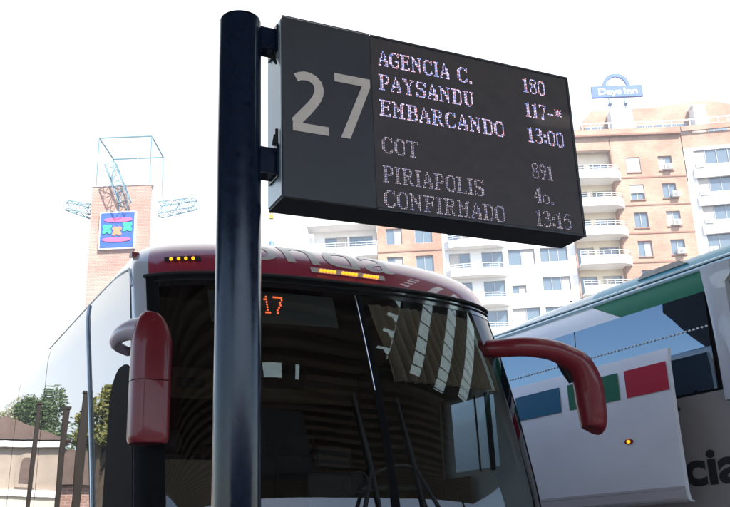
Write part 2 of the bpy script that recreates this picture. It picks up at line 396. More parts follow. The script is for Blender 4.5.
tag(bld, 'tall brick and white balcony apartment block behind both coaches', 'building')
bld_parts = []
def bp(mb, name, m_, parent=None, **k):
    for i, v in enumerate(mb.v): mb.v[i] = (v[0]-28, v[1]-D, v[2])
    return mb.build(name, m_, parent or bld, recalc=k.pop('recalc', True), **k)
rnd = random.Random(3)
def window(x0, x1, z0, z1, n=2, style='g', rail=False, yo=.22, ac=None):
    f = MB(); t = .05
    fb(f, x0, x1, z0, z0+t, yo-.06, yo+.05); fb(f, x0, x1, z1-t, z1, yo-.06, yo+.05)
    for i in range(n+1):
        x = x0+(x1-x0-t)*i/n; fb(f, x, x+t, z0+t, z1-t, yo-.06, yo+.05)
    fo = bp(f, 'window', M['wframe'])
    p = MB(); fb(p, x0+.01, x1-.01, z0+.01, z1-.01, yo+.0, yo+.02); bp(p, 'pane', M['wglass'], fo)
    s = MB()
    if style == 'w': fb(s, x0+.03, x1-.03, z0+.03, z1-.03, yo-.12, yo-.07); bp(s, 'shutter', M['shutter'], fo)
    elif style == 'h': fb(s, x0+.03, x1-.03, z0+(z1-z0)*.45, z1-.03, yo-.12, yo-.07); bp(s, 'shutter', M['shutter'], fo)
    elif style == 'c':
        i = rnd.randrange(n); xa = x0+(x1-x0)*i/n; fb(s, xa+.06, xa+(x1-x0)/n-.03, z0+.06, z1-.06, yo-.012, yo-.004); bp(s, 'curtain', M['curtain_b'], fo)
    if ac:
        xa, za = ac; a = MB(); fb(a, xa, xa+.52, za, za+.40, -.42, .0-.003); ao = bp(a, 'air_conditioner', M['acwhite'])
        c = MB(); cx, cz = X_(xa+.24), Z_(za+.2)
        pts = [(cx+.2*math.cos(t_*math.pi/8), cz+.2*math.sin(t_*math.pi/8)) for t_ in range(16)]
        c.prism(pts, 'y', yof(xa)-.46, yof(xa)-.425); bp(c, 'fan_grille', M['acdark'], ao)
    return fo
# --- brick centre wing -------------------------------------------------
holes = []; FL = 2.15
Wb = []
for k in range(11):
    z = 27.32-FL*k
    Wb.append((19.3, 20.3, z-.55, z+.6, k, 0)); Wb.append((21.62, 22.62, z-.5, z+.62, k, 1))
wb = MB(); wall_holes(wb, 18.25, 23.5, 0, 29.62, [h[:4] for h in Wb])
bp(wb, 'brick_wall', M['brick'], recalc=False)
for h in Wb:
    k = h[4]
    if h[5] == 0: window(*h[:4], 2, {0: 'w', 1: 'h'}.get(k, 'c' if k % 2 else 'g'))
    else: window(*h[:4], 2, 'c' if k % 2 == 0 else 'g', ac=(h[0]+.35+.25*(k % 3 == 1), h[2]-.02))
s = MB()
for k in range(11): fb(s, 18.25, 23.5, 26.28-FL*k, 26.38-FL*k, -.05, .03)
for h in Wb: fb(s, h[0]-.05, h[1]+.05, h[2]-.1, h[2]-.02, -.09, .05)
fb(s, 14.9, 23.5, 29.6, 29.72, -.35, .3); bp(s, 'string_course', M['band'])
s = MB(); fb(s, 14.9, 23.5, 29.74, 30.15, -.32, -.1); fb(s, 23.56, 31, 29.74, 30.15, -.32, -.1); fb(s, 23.56, 31, 28.45, 29.6, -.05, .3); bp(s, 'parapet', M['brick'])
# terrace rail & penthouse
s = MB(); fb(s, 14.9, 23.5, 30.62, 30.7, -.26, -.2); fb(s, 23.6, 31, 30.62, 30.7, -.26, -.2)
for i in range(25): x = 15.+i*.66; (fb(s, x, x+.05, 30.15, 30.62, -.25, -.2) if not 23.4 < x < 23.6 else None)
bp(s, 'terrace_rail', M['rail'])
pr = MB()
top = [(16.9, 31.2), (17.5, 31.9), (20, 32.05), (22, 32.0), (23.8, 32.25), (25.5, 32.45), (27, 32.4), (28.3, 32.1), (31, 32.0)]
top = [(16.5, 30.2)]+[(a, b+.45) for a, b in top]
front = [(X_(a), Z_(b)) for a, b in top]+[(X_(31), Z_(30.2))]
pr.prism(front, 'y', D+1.6, D+8); bp(pr, 'penthouse', M['brick'])
s = MB()
def fpen(mb, x0, x1, z0, z1, y0, y1): mb.box(X_(x0), X_(x1), D+y0, D+y1, Z_(z0), Z_(z1))
fpen(s, 18.7, 20.3, 30.2, 31.95, .2, 1.58); bp(s, 'stair_cabin', M['render'])
s = MB(); fpen(s, 24.9, 25.8, 30.2, 32.0, .3, 1.58); fpen(s, 24.8, 25.9, 32.0, 32.1, .25, 1.58)
bp(s, 'chimney', M['render'])
for a, b in ((16.9, 18.4), (20.9, 22.0), (22.2, 24.6), (26.1, 27.6)):
    f = MB(); fpen(f, a, b, 30.25, 31.05, 1.5, 1.58); fo = bp(f, 'window', M['wframe']); p = MB()
    n_ = 3
    for i in range(n_): fpen(p, a+(b-a)*i/n_+.04, a+(b-a)*(i+1)/n_-.02, 30.3, 31.0, 1.46, 1.495)
    bp(p, 'pane', M['wglass'], fo)
# --- balcony stack left of brick wing ------------------------------------
holes = []
for k in range(11):
    z = 27.3-FL*k; holes += [(15.0, 16.35, z-1.0, z+.5), (16.75, 18.15, z-1.0, z+.5)]
wb = MB(); wall_holes(wb, 14.9, 18.25, 0, 29.62, holes, 0.9); bp(wb, 'render_wall', M['cream'], recalc=False)
s = MB(); fb(s, 18.22, 18.27, 0, 29.6, 0, .9); fb(s, 14.86, 14.95, 0, 29.6, -.1, .9); fb(s, 14.9, 18.24, 28.6, 29.6, 0.0, .5); bp(s, 'side_wall', M['brick'])
for i, h in enumerate(holes): window(*h, 2, 'c' if i % 3 == 0 else 'g', yo=1.1)
def balcony(x0, x1, zb, zt, out, left_round=False, right_round=True, railh=.33, name='balcony'):
    n = 14; poly = []
    for i in range(n+1):
        t = i/n; x = x0+(x1-x0)*t
        if right_round and not left_round: dep = out*math.sqrt(max(0, 1-max(0, (t-.55)/.45)**2.6))
        elif left_round and not right_round: dep = out*math.sqrt(max(0, 1-max(0, (.45-t)/.45)**2.6))
        elif left_round: dep = out*math.sqrt(max(0, 1-abs(2*t-1)**3.5))
        else: dep = out
        poly.append((X_(x), yof(x)-dep))
    full = [(X_(x0), yof(x0)+.85)]+poly+[(X_(x1), yof(x1)+.85)]
    b = MB(); b.prism(full, 'z', Z_(zb), Z_(zb)+.16)
    inner = [(x, y+.12) for x, y in poly]
    for i in range(n):
        a, c = poly[i], poly[i+1]; ai, ci = inner[i], inner[i+1]
        b.hexa([(a[0], a[1], Z_(zb)+.16), (c[0], c[1], Z_(zb)+.16), (ci[0], ci[1], Z_(zb)+.16), (ai[0], ai[1], Z_(zb)+.16),
                (a[0], a[1], Z_(zt)), (c[0], c[1], Z_(zt)), (ci[0], ci[1], Z_(zt)), (ai[0], ai[1], Z_(zt))])
    bo = bp(b, name, M['render'], weld=True)
    r_ = MB()
    r_.tube([(x, y+.06, Z_(zt+railh)) for x, y in poly], .03, 5); r_.tube([(x, y+.06, Z_(zt+railh*.5)) for x, y in poly], .018, 5)
    for x, y in poly[::2]: r_.tube([(x, y+.06, Z_(zt)), (x, y+.06, Z_(zt+railh))], .02, 4)
    bp(r_, 'railing', M['rail'], bo)
for k in range(11): balcony(14.98, 18.75, 26.1-FL*k+.0, 26.62-FL*k+.12, 1.15)
# --- right white bay ------------------------------------------------------
s = MB(); holes = []
for k in range(11):
    z = 27.6-FL*k; holes += [(24.2, 27.4, z-.55, z+.6), (27.75, 30.6, z-.55, z+.6)]
wall_holes(s, 23.56, 31, 0, 28.45, holes, -.05); bp(s, 'render_wall', M['render'], recalc=False)
for i, h in enumerate(holes): window(*h, 4, 'c', yo=.1, ac=(h[0]+.02, h[2]-.28) if i % 2 == 0 else None)
s = MB()
for k in range(11): fb(s, 24.0, 30.9, 26.0-FL*k, 26.75-FL*k, -.3, -.06)
bp(s, 'spandrel', M['render'])
s = MB(); fb(s, 31, 31.2, 0, 30.1, -.3, 12); bp(s, 'end_wall', M['brick'])
# --- middle white wing ------------------------------------------------------
holes = []; Wm = []
for k in range(10):
    z = 23.2-FL*k+1*FL
    dz = z-.28
    Wm += [(5.95, 7.45, dz-.75, dz+.42, 2), (8.25, 9.75, dz-.75, dz+.42, 2)]
    if k % 2 == 0: Wm += [(10.1, 12.0, dz-.7, dz+.5, 2), (12.35, 14.3, dz-.55, dz+.5, 3)]
    else: Wm += [(10.2, 11.2, dz-.6, dz-.0, 2), (12.35, 14.3, dz-.5, dz+.5, 3)]
wb = MB(); wall_holes(wb, 5.55, 14.86, 0, 29.62, [h[:4] for h in Wm]); bp(wb, 'render_wall', M['render'], recalc=False)
for i, h in enumerate(Wm): window(*h[:4], h[4], 'cg'[i % 2] if i % 5 else 'c')
for k in range(10): balcony(5.65, 9.95, 23.2-FL*k+FL-1.75, 23.2-FL*k+FL-1.2, 1.0, True, True)
# --- left brick wing ---------------------------------------------------------
Wl = []
for k in range(11):
    z = 24.85-FL*k; Wl += [(1.55, 2.7, z-.6, z+.6), (3.6, 4.85, z-.6, z+.6)]
wb = MB(); wall_holes(wb, .9, 5.52, 0, 27.5, Wl, -.1); bp(wb, 'brick_wall', M['brick'], recalc=False)
for i, h in enumerate(Wl): window(*h, 2, 'cg'[i % 2], yo=.1)
s = MB()
for k in range(11): fb(s, .9, 5.52, 23.65-FL*k, 23.75-FL*k, -.16, -.06)
bp(s, 'string_course', M['band'])
# --- left white wing with big balconies ---------------------------------------
Wf = []
for k in range(9):
    z = 22.9-FL*k; Wf += [(-2.9, -1.25, z-.9, z+.25), (-1.1, .6, z-.9, z+.25)]
wb = MB(); wall_holes(wb, -3.6, .88, 0, 23.6, Wf, .9); bp(wb, 'render_wall', M['render'], recalc=False)
for i, h in enumerate(Wf): window(*h, 2, 'cg'[i % 2], yo=1.1)
for k in range(9): balcony(-4.3, .86, 21.15-FL*k, 21.85-FL*k, 1.1, False, False)
s = MB(); fb(s, -4.1, .86, 23.6, 23.8, -.9, 1.2); fb(s, -3.7, -3.6, 0, 23.6, .9, 9); fb(s, -4.0, -3.75, 22.2, 23.0, .2, .9); bp(s, 'roof_slab', M['render'])
s = MB(); fb(s, -3.55, 5.5, 23.2, 23.5, 1.4, 10); fb(s, 5.6, 14.8, 29.3, 29.6, .4, 12); fb(s, 15, 23.5, 29.4, 29.6, 1.3, 12); fb(s, .95, 5.5, 27.2, 27.5, .3, 10); fb(s, 23.6, 30.9, 29.4, 29.6, .4, 12); bp(s, 'roof', M['render'])

# --- rooftop hotel sign --------------------------------------------------------
SX = .45; SZ = .75
sg = empty('rooftop_sign', (X_(19.5), D-.0, Z_(32.0))); tag(sg, 'blue rooftop sign with sunburst arch on top of the brick building', 'sign')
def sgb(mb, name, m_, parent=None, **k):
    L = sg.location
    mb.v = [(v[0]-L.x+SX*K, v[1]-L.y, v[2]-L.z+(SZ*K if name != 'support' or v[2] > Z_(32.2) else 0)) for v in mb.v]
    return mb.build(name, m_, parent or sg, **k)
s = MB(); s.box(X_(17.45), X_(21.35), D+2.0, D+2.3, Z_(32.95), Z_(33.9)); sgb(s, 'sign_panel', M['signblue'])
s = MB(); cx, cz = X_(19.4), Z_(33.9); ro, ri = 1.35, 1.0
for i in range(20):
    a0, a1 = math.pi*i/20, math.pi*(i+1)/20
    s.prism([(cx+ri*math.cos(a0), cz+ri*math.sin(a0)), (cx+ro*math.cos(a0), cz+ro*math.sin(a0)), (cx+ro*math.cos(a1), cz+ro*math.sin(a1)), (cx+ri*math.cos(a1), cz+ri*math.sin(a1))], 'y', D+2.0, D+2.28)
sgb(s, 'arch', M['signblue'], weld=True)
s = MB(); pts = []
for i in range(33):
    a0 = math.pi*i/32; rr = .92 if i % 4 < 2 else .78; pts.append((cx+rr*math.cos(a0), cz+rr*math.sin(a0)+.003))
s.prism(pts, 'y', D+2.03, D+2.2); sgb(s, 'sun_disc', M['signpale'])
o = text_mesh('sign_text', 'Inn', .95, lambda u, v: (X_(17.95+SX)+2.55+u-sg.location.x, 1.985, Z_(33.17+SZ)+v-sg.location.z), M['signpale'], sg, bold=.02, width=1.35)
o = text_mesh('sign_text', 'Days', .95, lambda u, v: (X_(17.95+SX)+u-sg.location.x, 1.985, Z_(33.17+SZ)+v-sg.location.z), M['signpale'], sg, bold=.02, width=2.3)
for x in (X_(18.7), X_(19.9)):
    s = MB(); s.box(x, x+.16, D+2.1, D+2.3, Z_(31.9), Z_(32.95)); s.box(x-.05, x+.25, D+1.9, D+2.5, Z_(32.35), Z_(32.5)); sgb(s, 'support', M['bluegrey'])

# ================================================================== BRICK TOWER
tw = empty('brick_tower', (-17.4, 62, 0)); tag(tw, 'pale brick tower topped by an open steel cage', 'tower')
def tb(mb, name, m_, parent=tw, **k):
    mb.v = [(v[0]+17.4, v[1]-62, v[2]) for v in mb.v]; return mb.build(name, m_, parent, **k)
s = MB(); s.box(-19.65, -15.35, 60, 64, 0, 27.2); tb(s, 'shaft', M['brick_t'])
s = MB(); s.box(-15.345, -15.2, 60.3, 64, 0, 27.1); s.box(-19.7, -15.2, 59.95, 64.05, 27.2, 27.32); tb(s, 'side_cladding', M['signpale'])
s = MB(); r_ = .05; a, b, c, d, t0, t1 = -19.4, -15.5, 60.1, 63.9, 27.3, 31.15
for x, y in ((a, c), (b, c), (b, d), (a, d)): s.tube([(x, y, t0), (x, y, t1)], r_, 6)
for p, q in (((a, c), (b, c)), ((b, c), (b, d)), ((b, d), (a, d)), ((a, d), (a, c))): s.tube([(*p, t1), (*q, t1)], r_*1.25, 6)
tb(s, 'steel_cage', M['steel'])
s = MB(); s.tube([(-17.0, 62, 27.3), (-17.0, 62, 44)], .01, 5)
for z in (31.9, 34.7, 35.6, 40.2, 41): s.tube([(-17.25, 62, z), (-16.75, 62, z)], .03, 5)
tb(s, 'aerial_mast', M['signpale'])
def truss(p0, p1, w0, w1, n, name, parent=tw):
    p0, p1 = Vector(p0), Vector(p1); s = MB(); rows = []
    ax = (p1-p0).normalized(); e1 = Vector((0, 1, 0)) if abs(ax.y) < .9 else Vector((1, 0, 0)); e1 = (e1-ax*e1.dot(ax)).normalized(); e2 = ax.cross(e1)
    for i in range(n+1):
        t = i/n; p = p0.lerp(p1, t); wd = w0+(w1-w0)*t
        rows.append([p+(e1*sx+e2*sz)*wd/2 for sx, sz in ((-1, -1), (1, -1), (1, 1), (-1, 1))])
    for j in range(4): s.tube([r[j] for r in rows], .045, 4)
    for i in range(n+1):
        for j in range(4): s.tube([rows[i][j], rows[i][(j+1) % 4]], .028, 4)
    for i in range(n):
        for j in range(4): s.tube([rows[i][j], rows[i+1][(j+1) % 4]] if i % 2 else [rows[i][(j+1) % 4], rows[i+1][j]], .028, 4)
    return tb(s, name, M['steel'])
truss((-19.67, 62, 25.9), (-21.6, 60.6, 26.1), .95, .6, 3, 'lattice_arm')
truss((-15.2, 62, 26.0), (-12.4, 61.5, 26.2), .95, .7, 4, 'lattice_arm')
truss((-18.2, 59.3, 28.6), (-17.0, 59.3, 25.6), .75, .75, 4, 'lattice_strut')
s = MB(); s.tube([(-17.6, 59.95, 25.2), (-17.6, 59.3, 27)], .04, 5); s.tube([(-17.0, 59.95, 25.2), (-17.0, 59.3, 27)], .04, 5); tb(s, 'strut_foot', M['steel'])
# logo panel
lp = empty('logo_panel', (-17.6, 59.9, 23.8)); tag(lp, 'blue square panel with three cross figures and two pink bars on the brick tower', 'sign')
L = lp.location
s = MB(); s.box(-1.3, 1.3, -.12, .08, -1.5, 1.32); s.build('border', M['signpale'], lp)
s = MB(); s.box(-1.2, 1.2, -.16, -.123, -1.4, 1.22); s.build('panel', M['signblue'], lp)
def blob(cx, cz, rx, rz, m_, name):
    s = MB(); s.prism([(cx+rx*math.copysign(abs(math.cos(t))**.6, math.cos(t)), cz+rz*math.sin(t)*(1+.1*math.sin(3*t))) for t in [2*math.pi*i/24 for i in range(24)]], 'y', -.21, -.163); s.build(name, m_, lp)
blob(.05, .66, 1.0, .15, M['signpink'], 'bar'); blob(-.02, -.83, 1.0, .15, M['signpink'], 'bar')
for x, z, k in ((-.72, -.02, 'signgreen'), (.0, -.18, 'signorange'), (.73, .12, 'signgreen')):
    s = MB(); pts = []
    for i in range(48):
        t = 2*math.pi*i/48; rr = .24+.19*abs(math.cos(2*(t-math.pi/4)))**1.5*(1 if True else 0)+.02*math.sin(5*t); pts.append((x+rr*math.cos(t)*.95, z+rr*math.sin(t)))
    s.prism(pts, 'y', -.21, -.163); s.build('cross_figure', M[k], lp)

# ================================================================== small post with yellow fitting behind the coach
px = Vector((-3.0, 27.2, 0)); ps = empty('signal_post', px); tag(ps, 'thin blue post with a small yellow hanging fitting behind the red coach', 'post')
s = MB(); s.tube([(0, 0, 0), (0, 0, 11.05)], .09, 8); s.build('post', M['bluegrey'], ps)
s = MB(); s.tube([(0, 0, 11.05), (0, 0, 12.6)], .02, 6); s.build('rod', M['alu'], ps)
s = MB()
for z in (11.85, 12.05, 12.25): s.box(-.06, .06, -.06, .06, z, z+.13)
s.build('yellow_fitting', M['yellow'], ps)

# ================================================================== LEFT SURROUNDINGS (seen mirrored in the coach side)
def at(az, dist, z=0): return Vector((math.sin(R(az))*dist, math.cos(R(az))*dist, z))
hs = empty('old_station_house', (-21.4, 32.0, 0), R(37)); tag(hs, 'beige stucco house with arched windows mirrored in the red coach side', 'building')
s = MB(); s.box(-1.25, 8, 0, 8, 0, 6.3); s.build('wall', M['stucco'], hs)
s = MB(); s.prism([(-1.5, 6.35), (8.3, 6.35), (5.5, 7.3), (1.2, 7.3)], 'y', -.3, 8.3); s.build('roof', M['roof'], hs)
s = MB(); s.box(-1.35, 8.1, -.25, -.003, 6.05, 6.3); s.box(-1.3, 8.1, -.16, -.003, 4.1, 4.35); s.build('cornice', M['render'], hs)
s = MB(); s.box(-1.3, 8.1, -.06, -.003, 0, 4.1); s.build('base_render', M['cream'], hs)
for x in (0, 1.9, 3.8, 5.7):
    a = [(x-.42, 4.45), (x+.42, 4.45)]+[(x+.42*math.cos(t), 5.4+.42*math.sin(t)) for t in [math.pi*i/10 for i in range(11)]]
    s = MB(); s.prism(a, 'y', -.08, -.003); wo = s.build('arched_window', M['stucco'], hs)
    a = [(x+(p[0]-x)*.5, 5.1+(p[1]-5.1)*.75) for p in a]; s = MB(); s.prism(a, 'y', -.11, -.085); s.build('pane', M['roof'], wo)
s = MB(); s.box(-9.5, -1.27, .4, 6, 0, 4.6); s.build('annex_wall', M['brick_t'], hs)
s = MB(); s.prism([(-9.8, 4.62), (-1.28, 4.62), (-1.28, 6.0), (-3.2, 5.9)], 'y', .1, 6.2); s.build('annex_roof', M['roof'], hs)
for i, (p, hh) in enumerate((((-5.98, 11.75, 0), 3.7), ((-5.46, 10.52, 0), 3.45), ((-5.22, 9.9, 0), 3.55))):
    po = empty('steel_post', p, R(35))
    tag(po, 'dark brown square post left of the red coach, ' + ['nearest the rear of the coach', 'middle one of the three', 'nearest the front of the coach'][i], 'post', 'dark posts beside the bays')
    wd_ = (.03, .035, .055)[i]
    s = MB(); s.box(-wd_, wd_, -.03, .03, 0, hh); s.build('shaft', M['post'], po, bevel=.008)
    s = MB(); s.box(-wd_-.01, wd_+.01, -.04, .04, hh, hh+.03); s.build('cap', M['post'], po)
    s = MB(); s.box(-.14, .14, -.12, .12, .0, .04); s.build('base_plate', M['post'], po)
def tree(name, p, h, cr, m_, label, n=9000, seed=1, low=.5):
    rn = random.Random(seed); root = empty(name, p); tag(root, label, 'tree', 'trees left of the coaches')
    s = MB(); s.tube([(0, 0, 0), (.1, .05, h*.25), (-.05, .1, h*.5), (.1, 0, h*.78)], [.28, .22, .16, .06], 8)
    cl = []
    for i in range(13):
        a = rn.uniform(0, 6.28); z0 = h*rn.uniform(.3, .6); e = Vector((math.cos(a)*cr*rn.uniform(.4, .85), math.sin(a)*cr*rn.uniform(.4, .85), h*rn.uniform(low, .95)))
        s.tube([(0, 0, z0), tuple(Vector((0, 0, z0)).lerp(e, .5)+Vector((0, 0, .3))), tuple(e)], [.1, .06, .02], 6); cl.append((e, cr*rn.uniform(.28, .5)))
    s.build('trunk', M['trunk'], root, smooth=True)
    for i in range(9): cl.append((Vector((rn.gauss(0, cr*.4), rn.gauss(0, cr*.4), h*rn.uniform(low, .98))), cr*rn.uniform(.22, .4)))
    f = MB()
    for i in range(n):
        c, r0 = rn.choice(cl); d = Vector((rn.gauss(0, 1), rn.gauss(0, 1), rn.gauss(0, .75))).normalized()*r0*rn.uniform(.55, 1.05); q = c+d
        u = Vector((rn.gauss(0, 1), rn.gauss(0, 1), rn.gauss(0, 1))).normalized(); v = u.orthogonal().normalized(); sz = rn.uniform(.04, .11)
        f.face([q-u*sz, q+v*sz*.6, q+u*sz, q-v*sz*.6])
    f.build('crown', m_, root, recalc=False)
tree('broadleaf_tree', (-30.4, 45.1, 0), 10.6, 2.6, M['leaf1'], 'yellow green broadleaf tree behind the middle of the stucco house', 10000, 2)
tree('broadleaf_tree', (-28.8, 39.8, 0), 10.3, 2.2, M['leaf2'], 'dark green tree behind the annex of the stucco house', 10000, 5)
tree('broadleaf_tree', (-18.6, 24.6, 0), 7.6, 1.0, M['leaf1'], 'small olive broadleaf tree standing apart from the stucco house', 7000, 9, .72)
tree('broadleaf_tree', (-32.0, 50.5, 0), 10.8, 2.8, M['leaf2'], 'rounded dark green tree farthest behind the stucco house', 10000, 11)

# ================================================================== CANOPY over the platform (behind/above the camera; seen in the windscreen)
cp = empty('platform_canopy', bl(0, 0, 0), AZ); tag(cp, 'dark brown slatted canopy over the platform, mirrored in the red coach windscreen', 'canopy')
CZ = 7.0; CE = .05; s = MB(); y = -13.5; i = 0
while y < CE-.3:
    if True: _c = [-14] + ([3.4, 8.5] if y > -5.1 else ([-.2, 1.4] if -5.9 < y < -5.1 else [])) + [16]
    for _i in range(0, len(_c), 2): s.box(_c[_i], _c[_i+1], y, y+.2, CZ-.16, CZ+.05)
    if len(_c) == 4 and y > -5.1: s.box(_c[1], _c[2], y+.08, y+.105, CZ+.02, CZ+.05)
    y += .44; i += 1
s.build('slat_ceiling', M['canopy'], cp)
s = MB()
for x in range(-14, 17, 3): s.box(x-.09, x+.09, -13.6, CE, CZ+.05, CZ+.35)
s.box(-14.2, 16.2, CE-.12, CE+.05, CZ-.05, CZ+.4); s.box(-14.2, 16.2, -13.8, -13.6, CZ-.05, CZ+.4); s.build('beam', M['canopy_beam'], cp)
s = MB()
SKY = [(3.5, 3.85, -4.6, -.4), (4.7, 5.15, -4.8, -.4), (6.0, 6.6, -5.0, -.4), (7.6, 8.4, -4.6, -.4), (-.15, .65, -5.75, -5.15), (.95, 1.35, -5.75, -5.15)]
xs_ = sorted({-14, 16, *[q for k in SKY for q in k[:2]]}); ys_ = sorted({-13.5, CE-.1, *[q for k in SKY for q in k[2:]]})
for i in range(len(xs_)-1):
    for j in range(len(ys_)-1):
        mx_, my_ = (xs_[i]+xs_[i+1])/2, (ys_[j]+ys_[j+1])/2
        if not any(k[0] < mx_ < k[1] and k[2] < my_ < k[3] for k in SKY): s.face([(xs_[i], ys_[j], CZ+.38), (xs_[i+1], ys_[j], CZ+.38), (xs_[i+1], ys_[j+1], CZ+.38), (xs_[i], ys_[j+1], CZ+.38)])
s.build('roof_sheet', M['canopy_beam'], cp, weld=True)
s = MB(); s.prism([(-14, CE), (-3.9, CE), (-3.9, 6.3), (-6.6, 8.6), (-14, 13)], 'z', CZ+.1, CZ+.4); s.build('added_dark_wing', M['canopy_beam'], cp)  # unseen wing added to darken the reflection in the white coach's windows
for k in SKY:
    s = MB(); s.face([(k[0], k[2], CZ+.39), (k[1], k[2], CZ+.39), (k[1], k[3], CZ+.39), (k[0], k[3], CZ+.39)]); s.build('skylight', M['skylight'], cp)
for x in (-11, 13):
    s = MB(); s.tube([(x, -12.5, .15), (x, -12.5, CZ+.05)], .12, 16); s.build('column', M['navy'], cp, smooth=True)

# unseen terminal hall behind the camera, added to hold back low sky light
th_ = empty('unseen_hall', bl(0, -24, .15), AZ); tag(th_, 'unseen long low terminal hall with a glazed front, added behind the platform', 'building')
s = MB(); s.box(-24, 26, 0, 6, 0, 1.0); s.box(-24, 26, 0, 6, 3.4, 4.4); s.build('wall', M['stucco'], th_)
s = MB()
for i in range(26): x = -24+i*2; s.box(x-.08, x+.08, -.05, .4, 1.0, 3.4)
s.build('mullion', M['canopy_beam'], th_)
s = MB(); s.box(-24, 26, .12, .18, 1.0, 3.4); s.build('glazing', M['wglass'], th_)

# ================================================================== RED COACH
LV = [(.3, 1.26, -.40, .45), (.9, 1.30, -.45, .45), (1.3, 1.315, -.45, .45), (1.8, 1.31, -.41, .45), (2.1, 1.305, -.35, .45), (2.45, 1.30, -.26, .45), (2.89, 1.29, -.12, .45), (3.22, 1.28, 0, .45),
      (3.30, 1.27, .045, .45), (3.38, 1.24, .12, .45), (3.45, 1.18, .24, .45), (3.51, 1.08, .40, .44), (3.56, .92, .62, .42), (3.60, .6, .95, .3)]
def prof(z):
    # Catmull-Rom through the levels keeps the shell smooth
    n = len(LV); i = 0
    while i < n-2 and z > LV[i+1][0]: i += 1
    p0, p1, p2, p3 = LV[max(i-1, 0)], LV[i], LV[i+1], LV[min(i+2, n-1)]
    t = max(0, min(1, (z-p1[0])/(p2[0]-p1[0]))); h = p2[0]-p1[0]; out = []
    for c in (1, 2, 3):
        m1 = (p2[c]-p0[c])/(p2[0]-p0[0])*h; m2 = (p3[c]-p1[c])/(p3[0]-p1[0])*h
        t2, t3 = t*t, t*t*t
        out.append((2*t3-3*t2+1)*p1[c]+(t3-2*t2+t)*m1+(-2*t3+3*t2)*p2[c]+(t3-t2)*m2)
    return out
def S(th, z, off=0.0):
    w_, d, B = prof(z); sn = math.sin(th)
    x = w_*math.copysign(abs(sn)**.8, sn); y = d+.174*B/.45-B*math.cos(th)
    if off:
        k = math.hypot(x/1.28**2, .0)+1e-6; nx = sn; ny = -math.cos(th); x += nx*off; y += ny*off
    return Vector((x, y, z))
def side(sgn, y, z, off=0.0):
    w_, d, B = prof(z); return Vector((sgn*(w_+off), y, z))
def sy(z): w_, d, B = prof(z); return d+.174*B/.45
LEN = 12.0
def th_of(x, z):
    w_ = prof(z)[0]; return math.copysign(math.asin(min(1, abs(x)/w_)**1.25), x)
def lin(a, b, n): return [a+(b-a)*i/n for i in range(n+1)]
red = empty('red_coach', BO, AZ); tag(red, 'burgundy coach with large mirrors and dark windscreen parked behind the sign pole', 'coach')
def patch(z0, z1, a0, a1, nz=10, na=24, off=0):
    return [[S(R(t), z, off) for t in lin(a0, a1, na)] for z in lin(z0, z1, nz)]
# front cap (burgundy) above windscreen + roof
s = MB(); zs = [3.17, 3.19, 3.22, 3.26, 3.30, 3.34, 3.38, 3.415, 3.45, 3.48, 3.51, 3.535, 3.56, 3.58, 3.60]
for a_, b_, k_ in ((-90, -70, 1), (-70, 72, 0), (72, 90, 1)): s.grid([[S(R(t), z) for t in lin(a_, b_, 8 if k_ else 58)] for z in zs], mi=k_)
top = [S(R(t), 3.60) for t in lin(-90, 90, 72)]
s.grid([top, [Vector((p.x*.6, p.y*.3+1.0, 3.612)) for p in top], [Vector((0, 1.15, 3.615))]*len(top)])
for sg_ in (-1, 1):
    s.grid([[side(sg_, y, z) for z in zs] for y in [0]*0+[-9]] if False else [[Vector((sg_*prof(z)[0], sy(z)+(LEN-sy(z))*t, z)) for z in zs] for t in (0, .04, .1, .3, .6, 1)], mi=1)
s.grid([[Vector((x, y, 3.6+.015*(1-(x/.6)**2))) for x in lin(-.6, .6, 6)] for y in (1.15, 4, LEN)])
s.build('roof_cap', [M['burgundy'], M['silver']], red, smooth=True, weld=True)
# black corner pillars; silver atop the left one paints in a pale reflection
for sg_ in (-1, 1):
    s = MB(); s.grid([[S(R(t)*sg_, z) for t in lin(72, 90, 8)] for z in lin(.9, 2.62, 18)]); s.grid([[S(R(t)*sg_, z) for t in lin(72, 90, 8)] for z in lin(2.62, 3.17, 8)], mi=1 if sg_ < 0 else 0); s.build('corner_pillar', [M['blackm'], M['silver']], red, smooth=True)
    s = MB(); s.grid([[S(R(t)*sg_, z, .002) for t in lin(63.5, 72, 6)] for z in lin(.95, 3.17, 24)]); s.build('windscreen_edge', M['blackm'], red, smooth=True)
# black header band
s = MB(); s.grid(patch(3.085, 3.17, -63.5, 63.5, 3, 50, .004)); s.build('header_band', M['black'], red, smooth=True)
s = MB(); s.tube([S(R(t), 3.168, .012) for t in lin(-72, 72, 60)], .012, 6); s.tube([S(R(t), 3.125, .008) for t in lin(-66, 66, 60)], .006, 5); s.build('visor_trim', M['rubber'], red, smooth=True)
# windscreen panes
for a0, a1 in ((-63.5, -.38), (.38, 63.5)):
    s = MB(); s.grid(patch(1.02, 3.085, a0, a1, 24, 30)); s.build('windscreen', M['glass'], red, smooth=True)
s = MB(); s.grid([[S(R(t), z, .006) for t in (-.42, 0, .42)] for z in lin(1.0, 3.09, 24)]); s.build('centre_strip', M['blackm'], red, smooth=True)
s = MB(); s.tube([S(R(-.36), z, .010) for z in lin(2.46, 3.08, 12)], .005, 5); s.build('centre_trim', M['chrome'], red)
# lower front
s = MB(); s.grid(patch(.3, 1.02, -90, 90, 8, 60)); s.build('lower_front', M['burgundy'], red, smooth=True)
for sg_ in (-1, 1):
    s = MB(); s.grid([[S(R(t)*sg_, z, .012) for t in lin(38, 66, 8)] for z in lin(.62, .86, 4)]); h_ = s.build('headlight', M['lens'], red, smooth=True)
